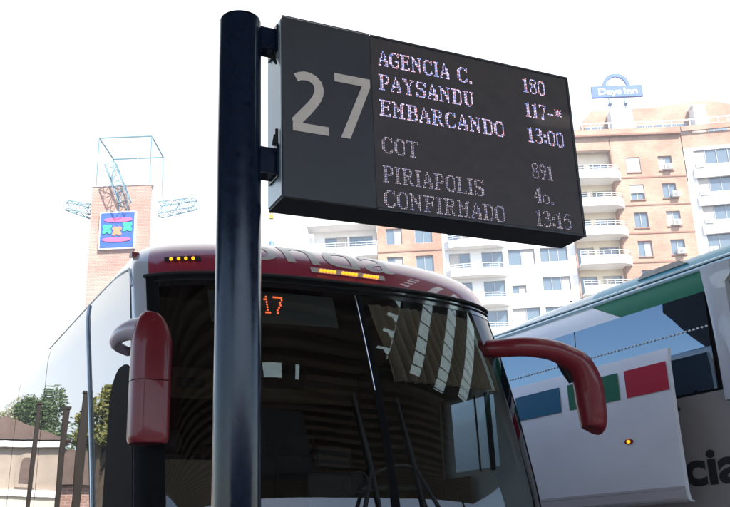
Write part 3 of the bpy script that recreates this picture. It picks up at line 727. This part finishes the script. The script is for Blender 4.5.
# side walls
def side_wall(sg_, holes=None):
    s = MB(); zs_ = lin(.35, 2.1, 12)+[2.34, 2.6]+lin(2.7, 3.17, 5)
    ys = [0, .08, .25, .62, 1.6, 2.2, 4, 8, LEN]
    for i in range(len(zs_)-1):
        for j in range(len(ys)-1):
            za, zb = zs_[i], zs_[i+1]; ya = [max(sy(z), ys[j]) if j else sy(z) for z in (za, zb)]; yb = [max(sy(z), ys[j+1]) for z in (za, zb)]
            if holes and holes[0] <= ys[j] < holes[1] and holes[2] <= za < holes[3]: continue
            if yb[0]-ya[0] < 1e-4 and yb[1]-ya[1] < 1e-4: continue
            s.face([side(sg_, ya[0], za), side(sg_, yb[0], za), side(sg_, yb[1], zb), side(sg_, ya[1], zb)])
    return s.build('side_wall', M['silver'], red, smooth=True, weld=True)
side_wall(-1); side_wall(1, (.08, .62, 2.05, 2.55))
s = MB(); s.face([(-1.28, LEN, .35), (1.28, LEN, .35), (1.28, LEN, 3.17), (.6, LEN, 3.6), (-.6, LEN, 3.6), (-1.28, LEN, 3.17)]); s.build('rear_wall', M['silver'], red)
# flush side glazing (door glass then long strip)
def topz(y): return 3.20+.135*(1-math.exp(-(y-.02)/.35)) - .22*max(0, 1-(y-.06)/.14)**2
def glaze(sg_, y0f, y1f, n, z0=1.45, m_='sideglass', name='side_window'):
    s = MB(); rows = []
    for i in range(n+1):
        t = i/n; row = []
        for j in range(17):
            q = j/16; zt = topz(y0f(3.2)+(y1f(3.2)-y0f(3.2))*t); z = z0+(zt-z0)*q
            row.append(side(sg_, y0f(z)+(y1f(z)-y0f(z))*t, z, .006))
        rows.append(row)
    s.grid(rows); return s.build(name, M[m_], red, smooth=True)
seam = lambda z: .55+.85*max(0, (z-1.45)/1.9)**1.2
for sg_ in (-1,):
    glaze(sg_, lambda z: sy(z)+.015, lambda z: seam(z)-.015, 26)
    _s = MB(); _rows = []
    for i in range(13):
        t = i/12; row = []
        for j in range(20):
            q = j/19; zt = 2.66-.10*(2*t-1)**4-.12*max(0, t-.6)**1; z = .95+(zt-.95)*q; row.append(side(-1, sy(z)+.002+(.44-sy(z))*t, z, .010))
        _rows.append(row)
    _s.grid(_rows); _s.build('black_side_panel', M['blackm'], red, smooth=True)  # black round-topped panel behind the front corner
    yy = [None, 2.9, 4.5, 6.1, 7.7, 9.3, 11.5]
    glaze(sg_, lambda z: seam(z)+.02, lambda z: 2.89, 8)
    for a, b in zip(yy[1:-1], yy[2:]): glaze(sg_, (lambda z, a=a: a+.012), (lambda z, b=b: b-.012), 5)
    s = MB(); s.tube([side(sg_, seam(z), z, .012) for z in lin(1.4, 3.33, 16)], .011, 6); s.tube([side(sg_, y, topz(y)+.012, .008) for y in lin(.1, 3, 24)], .006, 5); s.build('door_seal', M['alu'], red, smooth=True)
for a, b in ((.66, 2.18), (2.2, 4.5), (4.52, 6.1), (6.12, 7.7), (7.72, 9.3), (9.32, 11.5)): glaze(1, (lambda z, a=a: a), (lambda z, b=b: b), 4)
s = MB(); s.grid([[side(1, y, z, .004) for z in lin(2.08, 2.62, 8)] for y in (.06, .3, .64)]); s.build('driver_window', M['pane'], red)
s = MB(); 
for y, r_ in ((.15, .022), (.30, .008)): s.tube([side(1, y, z, -.01) for z in lin(2.08, 2.62, 8)], r_, 5)
s.build('window_bar', M['rubber'], red)
# wheels
for yw in (2.6, 8.6):
    for sg_ in (-1, 1):
        s = MB(); s.tube([(sg_*1.29, yw, .5), (sg_*1.0, yw, .5)], .5, 28); wo = s.build('wheel', M['tyre'], red, smooth=True)
        s = MB(); s.tube([(sg_*1.305, yw, .5), (sg_*1.1, yw, .5)], .29, 20); s.build('rim', M['rim'], wo, smooth=True)
# interior
s = MB()
s.box(-1.22, -1.2, .4, 4.6, .9, 3.1); s.box(-1.2, 1.2, 4.6, 4.62, .9, 3.1); s.box(-1.22, 1.22, -.2, 4.6, .88, .9)
s.box(1.2, 1.22, .64, 4.6, .9, 3.1); s.box(1.2, 1.22, .3, .638, .9, 2.05); s.box(1.2, 1.22, .3, .638, 2.62, 3.1); s.build('cabin_lining', M['interior'], red)
s = MB(); rows = [[(x, y, 3.06+.02*math.sin(y*3)) for x in lin(-1.18, 1.18, 6)] for y in (.05, .6, 1.2, 2, 3, 4.6)]; s.grid(rows); s.build('cabin_ceiling', M['ceil'], red, smooth=True)
s = MB(); rows = []
for x in lin(-1.12, 1.12, 14):
    th = th_of(x, 1.8); f_ = S(th, 1.62).y+.06
    rows.append([(x, f_, 1.5), (x, f_+.05, 1.72), (x, f_+.35, 1.80), (x, f_+.6, 1.72), (x, f_+.62, 1.2)])
s.grid(rows); s.build('dashboard', M['dash'], red, smooth=True)
s = MB(); c = Vector((.62, .45, 1.98)); tilt = Matrix.Rotation(R(-35), 4, 'X')
pts = [c+tilt@Vector((.23*math.cos(2*math.pi*i/24), .23*math.sin(2*math.pi*i/24), 0)) for i in range(25)]; s.tube(pts, .017, 6, caps=False)
s.tube([c+tilt@Vector((-.22, 0, 0)), c, c+tilt@Vector((.22, 0, 0))], .02, 6); s.tube([c, c+Vector((0, -.25, -.35))], .03, 8); s.build('steering_wheel', M['dash'], red, smooth=True)
def seat(x, y, z, name='seat'):
    s = MB(); s.box(x-.24, x+.24, y-.25, y+.22, z, z+.16); s.box(x-.24, x+.24, y+.18, y+.30, z+.12, z+.8); s.box(x-.15, x+.15, y+.2, y+.29, z+.83, z+1.0); s.build(name, M['seat'], red, bevel=.03)
seat(.62, 1.05, 1.35, 'driver_seat')
for yy_ in (2.2, 3.1, 4.0):
    for x in (-.85, -.38, .38, .85): seat(x, yy_, 1.6)
s = MB(); s.box(-.95, -.3, .9, .95, 1.3, 2.2); s.box(-1.19, 1.19, 1.9, 1.93, 2.78, 3.03); s.build('cabin_partition', M['ceil'], red)
s = MB()
for x, z in ((-.45, 2.40), (-.05, 2.36)): s.box(x, x+.22, 1.86, 1.88, z+.46, z+.54)
s.build('vent_panel', M['dash'], red)
# interior curtain hung inside the right half of the windscreen
me_rows = []; st = []
N = 240
for j in range(25):
    j = j/3; z = 3.06-(3.06-2.545)*j/8; row = []
    for i in range(N+1):
        f = i/N; th = R(3+2.5*(j/8)+ (57-3-2.5*(j/8))*f)
        row.append(S(th, z, -(.08+.034*math.sin(f*2*math.pi*17+.6*math.sin(j*.8))*(.4+.6*j/8))))
    me_rows.append(row)
s = MB(); s.grid(me_rows); cu = s.build('sun_curtain', M['curtain'], red, smooth=True)
at_ = cu.data.attributes.new('reflection_band', 'FLOAT', 'POINT')
for k_ in range(len(cu.data.vertices)):
    i = k_ % (N+1); j = (k_//(N+1))/3; f = i/N+.004*math.sin(j*1.1); v = 0
    for c0, wd in ((.17, .012+.016*j/8), (.40, .03), (.62, .034), (.86, .03)):
        if c0 > .8 and abs(f-c0) < .5*wd+.002*math.sin(j*2+c0*9): v = 1
    at_.data[k_].value = v
# destination display "117"
s = MB(); dots, wc = led_line('117', 0, 0, 1, 1, SEG, 1)
s2 = MB()
xl, xr = -.70, -.505
for u, v, i, j in dots:
    x = xl+(xr-xl)*u/(wc-1); z = 3.035-.105*v/6; p = S(th_of(x, z), z, -.045); t = .0048
    s2.face([p+Vector((-t, 0, -t)), p+Vector((t, 0, -t)), p+Vector((t, 0, t)), p+Vector((-t, 0, t))])
dsg = MB(); dsg.grid([[S(th_of(x, z), z, -.052) for x in lin(-.95, -.15, 12)] for z in (2.86, 3.07)]); do = dsg.build('destination_display', M['dash'], red)
s2.build('display_digits', M['led_orange'], do, recalc=False)
# lettering on the cap, wraps up over the roof edge
ZL = [3.285, 3.31, 3.34, 3.38, 3.42, 3.46, 3.50, 3.53, 3.55]
def capmap(u, v):
    x = -.74+u; q = v/.30*6; i = max(0, min(7, int(q))); z = ZL[i]+(ZL[min(i+1, 8)]-ZL[i])*(q-i)
    # letters fan outward with the cap
    return S(th_of(x*1.0+.12*(x+.0)*v, z), z, .004)
text_mesh('cap_lettering', 'onda', .52, capmap, M['letter'], red, bold=.002, width=1.08, sub=4)
# amber marker lamps
def lampbar(x0, x1, z, groups, per, name):
    s = MB(); n_ = 14
    s.grid([[S(th_of(x0+(x1-x0)*i/n_, z+dz), z+dz+.0*i, .010+.006*(1-abs(2*i/n_-1)**3)) for i in range(n_+1)] for dz in (-.018, -.012, .008, .018)]); lo = s.build(name, M['lens'] if groups > 1 else M['rubber'], red, smooth=True)
    tot = groups*per+(groups-1)*1.6
    for g_ in range(groups):
        a = MB()
        for k in range(per):
            x = x0+(x1-x0)*(.1+.8*(g_*(per+1.6)+k+.5)/tot); p = S(th_of(x, z-.002), z-.002, .02)
            a.tube([p, p+Vector((0, -.012, 0))], [.011, .007], 8)
        a.build('amber_lens', M['amber'], lo, smooth=True)
lampbar(-1.13, -.94, 3.27, 1, 4, 'marker_lamp'); lampbar(-.285, .235, 3.238, 3, 5, 'marker_lamp')
s = MB(); p = side(-1, .24, 3.36, .0); s.prism([(.20, 3.345), (.28, 3.36), (.25, 3.385), (.20, 3.375)], 'x', -1.275, -1.23); s.build('side_reflector', M['burgundy_m'], red)
# mirrors
s = MB()   # viewer-right mirror: long curved arm and head
pr_ = [(.98, -.10, 2.86), (1.10, -.28, 2.84), (1.24, -.38, 2.84), (1.42, -.42, 2.825), (1.56, -.43, 2.785), (1.66, -.43, 2.73), (1.715, -.43, 2.62), (1.735, -.42, 2.5), (1.74, -.42, 2.38), (1.735, -.42, 2.31), (1.73, -.42, 2.295)]
rr_ = [(.05, .055), (.055, .062), (.058, .066), (.064, .070), (.076, .080), (.092, .092), (.10, .100), (.105, .100), (.10, .092), (.085, .080), (.05, .05)]
def smoothpath(P, Rr, k=4):
    out, ro = [], []
    for i in range(len(P)-1):
        p0, p1, p2, p3 = [Vector(P[max(0, min(len(P)-1, i+d))]) for d in (-1, 0, 1, 2)]
        for j in range(k):
            t = j/k; out.append(.5*((2*p1)+(p2-p0)*t+(2*p0-5*p1+4*p2-p3)*t*t+(3*p1-p0-3*p2+p3)*t**3))
            ro.append((Rr[i][0]+(Rr[i+1][0]-Rr[i][0])*t, Rr[i][1]+(Rr[i+1][1]-Rr[i][1])*t))
    out.append(Vector(P[-1])); ro.append(Rr[-1]); return out, ro
P_, R_ = smoothpath(pr_, rr_); s.tube(P_, R_, 20, flat=(0, 1, 0)); mo = s.build('mirror_arm', M['burgundy_m'], red, smooth=True)
s = MB(); s.prism([(1.70, 2.34), (1.78, 2.34), (1.785, 2.60), (1.74, 2.66), (1.70, 2.62)], 'y', -.337, -.331); s.build('mirror_glass', M['chrome'], mo)
s = MB(); s.tube([(1.5, -.40, 2.79), (1.58, -.38, 2.70), (1.62, -.38, 2.62)], [.03, .035, .02], 8); s.build('mirror_joint', M['rubber'], mo, smooth=True)
# viewer-left mirror
s = MB()
pl_ = [(-1.27, .10, 2.72), (-1.385, .02, 2.745), (-1.40, -.14, 2.77), (-1.35, -.27, 2.775), (-1.29, -.35, 2.75)]
P_, R_ = smoothpath(pl_, [(.025, .025), (.03, .032), (.045, .045), (.062, .07), (.075, .08)]); s.tube(P_, R_, 14, flat=(0, 0, 1)); mo = s.build('mirror_arm', M['arm_highlight'], red, smooth=True)
def mhead(z0, z1, name, topround):
    s = MB(); rows = []
    n_ = 18
    for i in range(n_+1):
        z = z0+(z1-z0)*i/n_; q = 1.0
        if topround:
            t = max(0, (z-(z1-.20))/.20); q = math.sqrt(max(.0, 1-t*t))
        else:
            t = max(0, 1-(z-z0)/.035); q = 1-.10*t*t
        cx_ = -1.285 - (.0 if not topround else .03*(1-q)); ax_, ay_ = .105*(q if q > .02 else .02), .085*(.4+.6*q) if q > .02 else .01
        rows.append([(cx_+ax_*math.copysign(abs(math.cos(t2))**.55, math.cos(t2)), -.36+ay_*math.copysign(abs(math.sin(t2))**.7, math.sin(t2)), z) for t2 in [2*math.pi*k/28 for k in range(28)]])
    s.grid(rows, True); s.face(rows[0]); s.face(rows[-1])
    return s.build(name, M['burgundy_m'], red, smooth=True)
h1 = mhead(2.475, 2.86, 'mirror_head', True); h2 = mhead(2.15, 2.470, 'mirror_head', False)
s = MB(); s.box(-1.37, -1.20, -.272, -.268, 2.19, 2.44); s.build('mirror_glass', M['chrome'], h2)
# wipers
def wiper(p0, p1, arm0):
    s = MB(); s.tube([p0, p0.lerp(p1, .5)+Vector((0, -.01, 0)), p1], [.009, .014, .006], 6)
    mid = p0.lerp(p1, .42); s.tube([arm0, arm0.lerp(mid, .5)+Vector((.01, -.06, 0)), mid+Vector((0, -.02, 0))], [.018, .014, .009], 6)
    s.build('wiper', M['rubber'], red, smooth=True)
wiper(S(R(-2.2), 1.72, .02), S(R(-4.5), 2.43, .02), S(R(-12), 1.45, .05)); wiper(S(R(5), 1.70, .02), S(R(2.6), 2.42, .02), S(R(11), 1.45, .05))
s = MB(); c = S(R(-6.5), 1.93, .04)
s.tube([c+Vector((.055*math.cos(t), -.01, .055*math.sin(t))) for t in lin(0, 6.1, 18)], .004, 5, caps=False); s.build('washer_hose', M['rubber'], red)

# ================================================================== WHITE / GREEN COACH
AZ2 = R(30.0)
WO = bl(3.1, 0)
wc_ = empty('white_coach', WO, AZ2); tag(wc_, 'white coach with green roof band and an open luggage hatch at the right', 'coach')
Y0, Y1 = -1.75, 11.0
def extr(poly, y0, y1, name, m_, closed=False, smooth=False, parent=None):
    s = MB(); rows = [[(x, y, z) for x, z in poly] for y in (y0, y1)]; s.grid(rows); return s.build(name, m_, parent or wc_, smooth=smooth)
W2 = 2.55
# lower body
extr([(0, .35), (0, 1.66)], -1.6, Y1, 'skirt_panel', M['shaded_white']); extr([(.0, 1.69), (0, 2.64)], -1.6, Y1, 'body_panel', M['shaded_white'])
s = MB(); s.box(.03, W2-.03, -1.7, Y1, .3, 3.45); s.build('body_core', M['rubber'], wc_)
s = MB(); s.box(W2-.02, W2, -1.5, Y1, .35, 3.45); s.box(0, W2, Y1-.02, Y1, .35, 3.6); s.build('far_wall', M['white'], wc_)
# windows strip
ws = [-.36, 1.15, 2.85, 4.55, 6.25, 7.95, 9.65, 10.9]
for a, b in zip(ws[:-1], ws[1:]):
    s = MB(); s.grid([[(.002, y, 2.66), (-.004, y, 3.05), (.012, y, 3.43)] for y in (a+.006, b-.006)]); s.build('side_window', M['blueglass'], wc_, smooth=True)
s = MB(); y = -.35
while y < 6.0:
    s.box(-.009, -.003, y, y+.02, 3.142, 3.154); y += .042
s.build('window_dots', M['signpale'], wc_)
# cant rail: white at rear, green at front with a slanting boundary
def xof(z): return .012+.06*((z-3.43)/.19)**2
def cant(ya0, ya1, yb0, yb1, name, m_):
    s = MB(); s.grid([[(xof(z), ya0+(ya1-ya0)*t, z), (xof(z), yb0+(yb1-yb0)*t, z)] for t in lin(0, 1, 5) for z in [3.43+.19*t]]); return s.build(name, m_, wc_, smooth=True)
cant(.55, .95, Y1, Y1, 'cant_rail', M['white']); cant(-1.6, -1.6, .545, .945, 'green_band', M['green'])
s = MB(); s.tube([(.075, -1.7, 3.635), (.075, Y1, 3.635)], (.022), 8); s.tube([(.105, -1.7, 3.685), (.105, Y1, 3.685)], (.012), 6); s.build('gutter_rail', mat('pale_rail', (.45, .62, .70), .3, .2, coat=1), wc_, smooth=True)
arc = [(.11, 3.69), (.14, 3.74), (.20, 3.79), (.32, 3.84), (.6, 3.89), (1.27, 3.92), (1.9, 3.89), (2.25, 3.83), (2.45, 3.7), (2.53, 3.45)]
s = MB(); s.grid([[(x, y, z) for x, z in arc] for y in (-1.6, .98)]); s.build('teal_roof', M['teal'], wc_, smooth=True)
s = MB(); rows = []
for y in lin(.99, 2.6, 12):
    k = math.sqrt(max(0.0, 1-((y-.99)/1.62)**2.2)); rows.append([(x+.02, y, 3.66+(z-3.66)*(.12+.86*k) if z > 3.66 else z) for x, z in arc])
s.grid(rows); s.build('roof_fairing', mat('fairing_grey', (.42, .50, .56), .4, coat=.6), wc_, smooth=True)
s = MB(); s.grid([[(x+.02, y, min(z, 3.69)) for x, z in arc] for y in (2.6, Y1)]); s.build('rear_roof', M['white'], wc_, smooth=True)
s = MB(); s.prism([(-.14, 3.745), (.42, 3.745), (.34, 3.79), (-.06, 3.79)], 'x', .13, .20); s.build('roof_decal', M['letter'], wc_)
s = MB(); s.tube([(.12, 1.25, 3.76), (.10, 1.25, 3.76)], .008, 10); s.build('roof_bolt', M['rubber'], wc_)
# front pillar
s = MB(); rows = []
for z in lin(2.55, 3.60, 20):
    q = (z-2.55)/1.05; yb = -.38-.03*math.sin(q*3)-.05*(1-q)**2; wd = .17+.10*abs(q-.45)**1.5
    if q > .9: wd += .06
    rows.append([(.02, yb, z), (-.055, yb-.015, z), (-.06, yb-wd*.6, z), (-.03, yb-wd, z), (.02, yb-wd-.01, z)])
s.grid(rows); s.build('front_pillar', M['silver'], wc_, smooth=True)
s = MB(); s.grid([[(.0, -.8, z), (.05, -1.3, z), (.35, -1.75, z), (1.27, -2.0, z), (2.2, -1.75, z), (2.5, -1.3, z), (2.53, -.8, z)] for z in (1.3, 3.45)]); s.build('front_glass', M['sideglass'], wc_, smooth=True)
s = MB(); s.grid([[(.0, -.8, z), (.05, -1.32, z), (.35, -1.78, z), (1.27, -2.04, z), (2.2, -1.78, z), (2.5, -1.32, z), (2.53, -.8, z)] for z in (.35, 1.3)]); s.build('front_panel', M['white'], wc_, smooth=True)
# lettering on body panel
text_mesh('side_lettering', 'cia', .37, lambda u, v: (-.004, .085-u, 1.965+v), M['text_black'], wc_, bold=.012, width=.55)
# open luggage hatch, raised parallel to the body
HX = -.26
ht = MB(); prof_h = [(HX+.055, 1.835), (HX+.012, 1.85), (HX, 1.9), (HX-.004, 2.4), (HX, 2.9), (HX+.02, 3.0)]
ht.grid([[(x, y, z) for x, z in prof_h] for y in (-.135, 3.3)])
ht.grid([[(x+.035, y, z) for x, z in prof_h] for y in (-.135, 3.3)])
for y in (-.135, 3.3): ht.grid([[(x, y, z) for x, z in prof_h], [(x+.035, y, z) for x, z in prof_h]])
ht.face([(prof_h[-1][0], -.135, prof_h[-1][1]), (prof_h[-1][0], 3.3, prof_h[-1][1]), (prof_h[-1][0]+.035, 3.3, prof_h[-1][1]), (prof_h[-1][0]+.035, -.135, prof_h[-1][1])])
ho = ht.build('luggage_hatch', M['white'], wc_, smooth=True)
for k, a, b in (('flagred', -.115, .33), ('green', .41, 1.02), ('flagblue', 1.13, 1.75)):
    s = MB(); s.box(HX-.009, HX-.0055, a, b, 2.675, 2.895); s.build('colour_flag', M[k], ho)
s = MB(); s.box(HX-.008, HX-.003, -.13, 3.29, 1.93, 1.95); s.box(HX-.012, HX-.002, -.13, 3.29, 1.86, 1.925); s.build('hatch_moulding', mat('grey_mould', (.42, .38, .38), .5), ho)
s = MB(); s.tube([(HX+.0, .37, 2.33), (HX-.012, .37, 2.33)], [(.045, .022)]*2, 14, flat=(0, 1, 0)); mo = s.build('side_lamp', M['burgundy_m'], ho)
s = MB(); s.tube([(HX-.008, .37, 2.33), (HX-.022, .37, 2.33)], [(.022, .016), (.012, .01)], 12, flat=(0, 1, 0)); s.build('amber_lens', M['amber'], mo)
s = MB(); s.box(HX-.02, HX-.004, .80, .85, 2.76, 2.84); s.build('latch', M['rubber'], ho, bevel=.004)
for y in (.05, 2.2):
    s = MB(); s.tube([(.0, y, 2.55), (HX+.03, y, 2.7)], .015, 8); s.build('hatch_strut', M['rubber'], wc_)
for yw in (.9, 7.6):
    s = MB(); s.tube([(-.005, yw, .5), (.3, yw, .5)], .5, 28); wo = s.build('wheel', M['tyre'], wc_, smooth=True)
    s = MB(); s.tube([(-.02, yw, .5), (.15, yw, .5)], .29, 20); s.build('rim', M['rim'], wo, smooth=True)

# ================================================================== GATE SIGN: pole, board
PX, PY = -.4507, 3.017; PR = .0805; PT = 3.565
po = empty('sign_pole', (PX, PY, .15)); tag(po, 'thick dark blue round pole carrying the departure board', 'pole')
s = MB(); s.tube([(0, 0, 0), (0, 0, PT-.15-.012), (0, 0, PT-.15)], [PR, PR, PR-.010], 48); s.build('shaft', M['navy'], po, smooth=True)
s = MB(); s.tube([(0, 0, PT-.152), (0, 0, PT-.146)], [PR-.004, PR-.016], 48); s.build('cap', M['navy'], po, smooth=True)
s = MB(); s.tube([(0, 0, 0), (0, 0, .02)], .17, 32); s.build('base_plate', M['navy'], po, smooth=True)
BAZ = R(25.26); BP = Vector((-.2866, 3.0, 3.5699)); BW, BH, BT = 1.354, .757, .1705
bd = empty('departure_board', (BP.x, BP.y, BP.z-BH), BAZ); tag(bd, 'dark departure board showing gate number 27 and scrolling bus times', 'sign')
# local: x along the board, y depth, z up from bottom
s = MB(); s.box(0, BW, .004, BT, 0, BH, 0); bo_ = s.build('case', [M['board_frame']], bd, bevel=.004)
s = MB(); s.box(-.004, -.0005, .012, BT-.008, .012, BH-.012); s.build('end_plate', M['alu'], bd)
s = MB(); s.box(.375, BW-.012, .0, .0035, .010, BH-.010); s.build('display_panel', M['board'], bd)
s = MB(); s.box(.0, .373, -.001, .0035, .003, BH-.003); s.build('number_panel', M['board_frame'], bd)
s = MB(); s.box(.0, .373, -.004, -.0015, BH-.003, BH+.001); s.box(.377, BW, -.002, .003, BH-.008, BH+.001); s.box(.377, BW, -.002, .003, -.001, .008); s.box(BW-.010, BW+.001, -.002, .003, .0085, BH-.0085); s.build('bezel', M['board_frame'], bd)
# numerals 27 as ribbons
def ribbon(mb, pts, wd, y):
    pts = [Vector((p[0], 0, p[1])) for p in pts]; L_, R__ = [], []
    for i, p in enumerate(pts):
        t = (pts[min(i+1, len(pts)-1)]-pts[max(0, i-1)]).normalized(); n_ = Vector((-t.z, 0, t.x)); ww = wd[i] if isinstance(wd, list) else wd
        L_.append((p+n_*ww/2)+Vector((0, y, 0))); R__.append((p-n_*ww/2)+Vector((0, y, 0)))
    mb.grid([L_, R__])
V = lambda v: BH-v
s = MB()
arc2 = [(.052, .262), (.068, .253), (.088, .248), (.108, .249), (.127, .257), (.141, .272), (.147, .292), (.145, .315), (.135, .340), (.118, .366), (.096, .394), (.074, .42), (.054, .444), (.046, .453)]
ribbon(s, [(a, V(b)) for a, b in arc2], [.034]*2+[.038]*8+[.04]*3+[.03], -.004)
s.box(.038, .183, -.0045, -.0035, V(.486), V(.450))
s.box(.212, .365, -.0045, -.0035, V(.246), V(.210))
s.prism([(.330, V(.2435)), (.365, V(.2435)), (.365, V(.246)), (.272, V(.483)), (.233, V(.483))], 'y', -.0044, -.0036)
s.build('gate_number', M['grey27'], bd)
# LED text
lines = [('AGENCIA', .408, .062, .328, 'b'), ('C.', .775, .062, .071, 'b'), ('PAYSANDU', .405, .172, .443, 'b'), ('EMBARCANDO', .403, .286, .582, 'b'), ('COT', .406, .447, .163, 'd'), ('PIRIAPOLIS', .405, .570, .456, 'd'), ('CONFIRMADO', .405, .672, .545, 'd'),
         ('180', 1.105, .048, .116, 'b'), ('117-*', 1.105, .166, .192, 'b'), ('13:00', 1.105, .286, .187, 'b'), ('891', 1.108, .452, .106, 'd'), ('4o.', 1.106, .562, .098, 'd'), ('13:15', 1.104, .666, .178, 'd')]
lr = random.Random(5)
for txt, u0, v0, wd, k in lines:
    dots, n_ = led_line(txt, 0, 0, 1, 1); s = MB(); pu = wd/n_; pv = .0072; t = .00235 if k == 'b' else .0019
    for u, v, i, j in dots:
        x = u0+(u+.5)*pu; z = BH-(v0+(v+.5)*pv); q = lr.random()
        mi = (0 if q < .5 else (1 if (i % 3 == 1 or q < .75) else 2))
        s.face([(x-t, -.0016, z-t), (x+t, -.0016, z-t), (x+t, -.0016, z+t), (x-t, -.0016, z+t)], mi)
    mm = [M['ledw'], M['ledb'], M['ledr']] if k == 'b' else [M['led_dim'], M['led_dimb'], M['led_dim']]
    s.build('led_text', mm, bd, recalc=False)
# brackets (part of board)
mid = BT/2
def brk(zb, zt):
    s = MB(); s.box(-.075, -.005, mid-.035, mid+.035, zb, zt); s.box(-.012, -.0045, mid-.055, mid+.055, zb-.012, zt+.012)
    s.build('bracket', M['navy'], bd, bevel=.004)
brk(BH-.125, BH-.030); brk(.105, .215)
s = MB(); s.tube([(-.012, mid-.02, BH-.14), (-.012, mid-.045, BH-.19), (-.03, mid-.03, BH-.15)], .006, 6); s.tube([(-.012, mid-.05, .225), (-.012, mid-.05, .285)], .006, 6); s.tube([(-.02, mid-.04, .22), (-.016, mid-.05, .26)], .008, 6); s.build('cable_clip', M['rubber'], bd)

# ================================================================== HAZE
s = MB(); s.box(-70, 75, -30, 100, -1, 52); hz = s.build('haze', bpy.data.materials.new('haze_air')); tag(hz, kind='stuff')
hm = hz.data.materials[0]; hm.use_nodes = True; hn = hm.node_tree.nodes; hn.remove(hn['Principled BSDF']); pv = hn.new('ShaderNodeVolumePrincipled')
pv.inputs['Color'].default_value = (.9, .94, 1, 1); pv.inputs['Density'].default_value = .0013; pv.inputs['Anisotropy'].default_value = .3
hm.node_tree.links.new(pv.outputs[0], hn['Material Output'].inputs['Volume'])
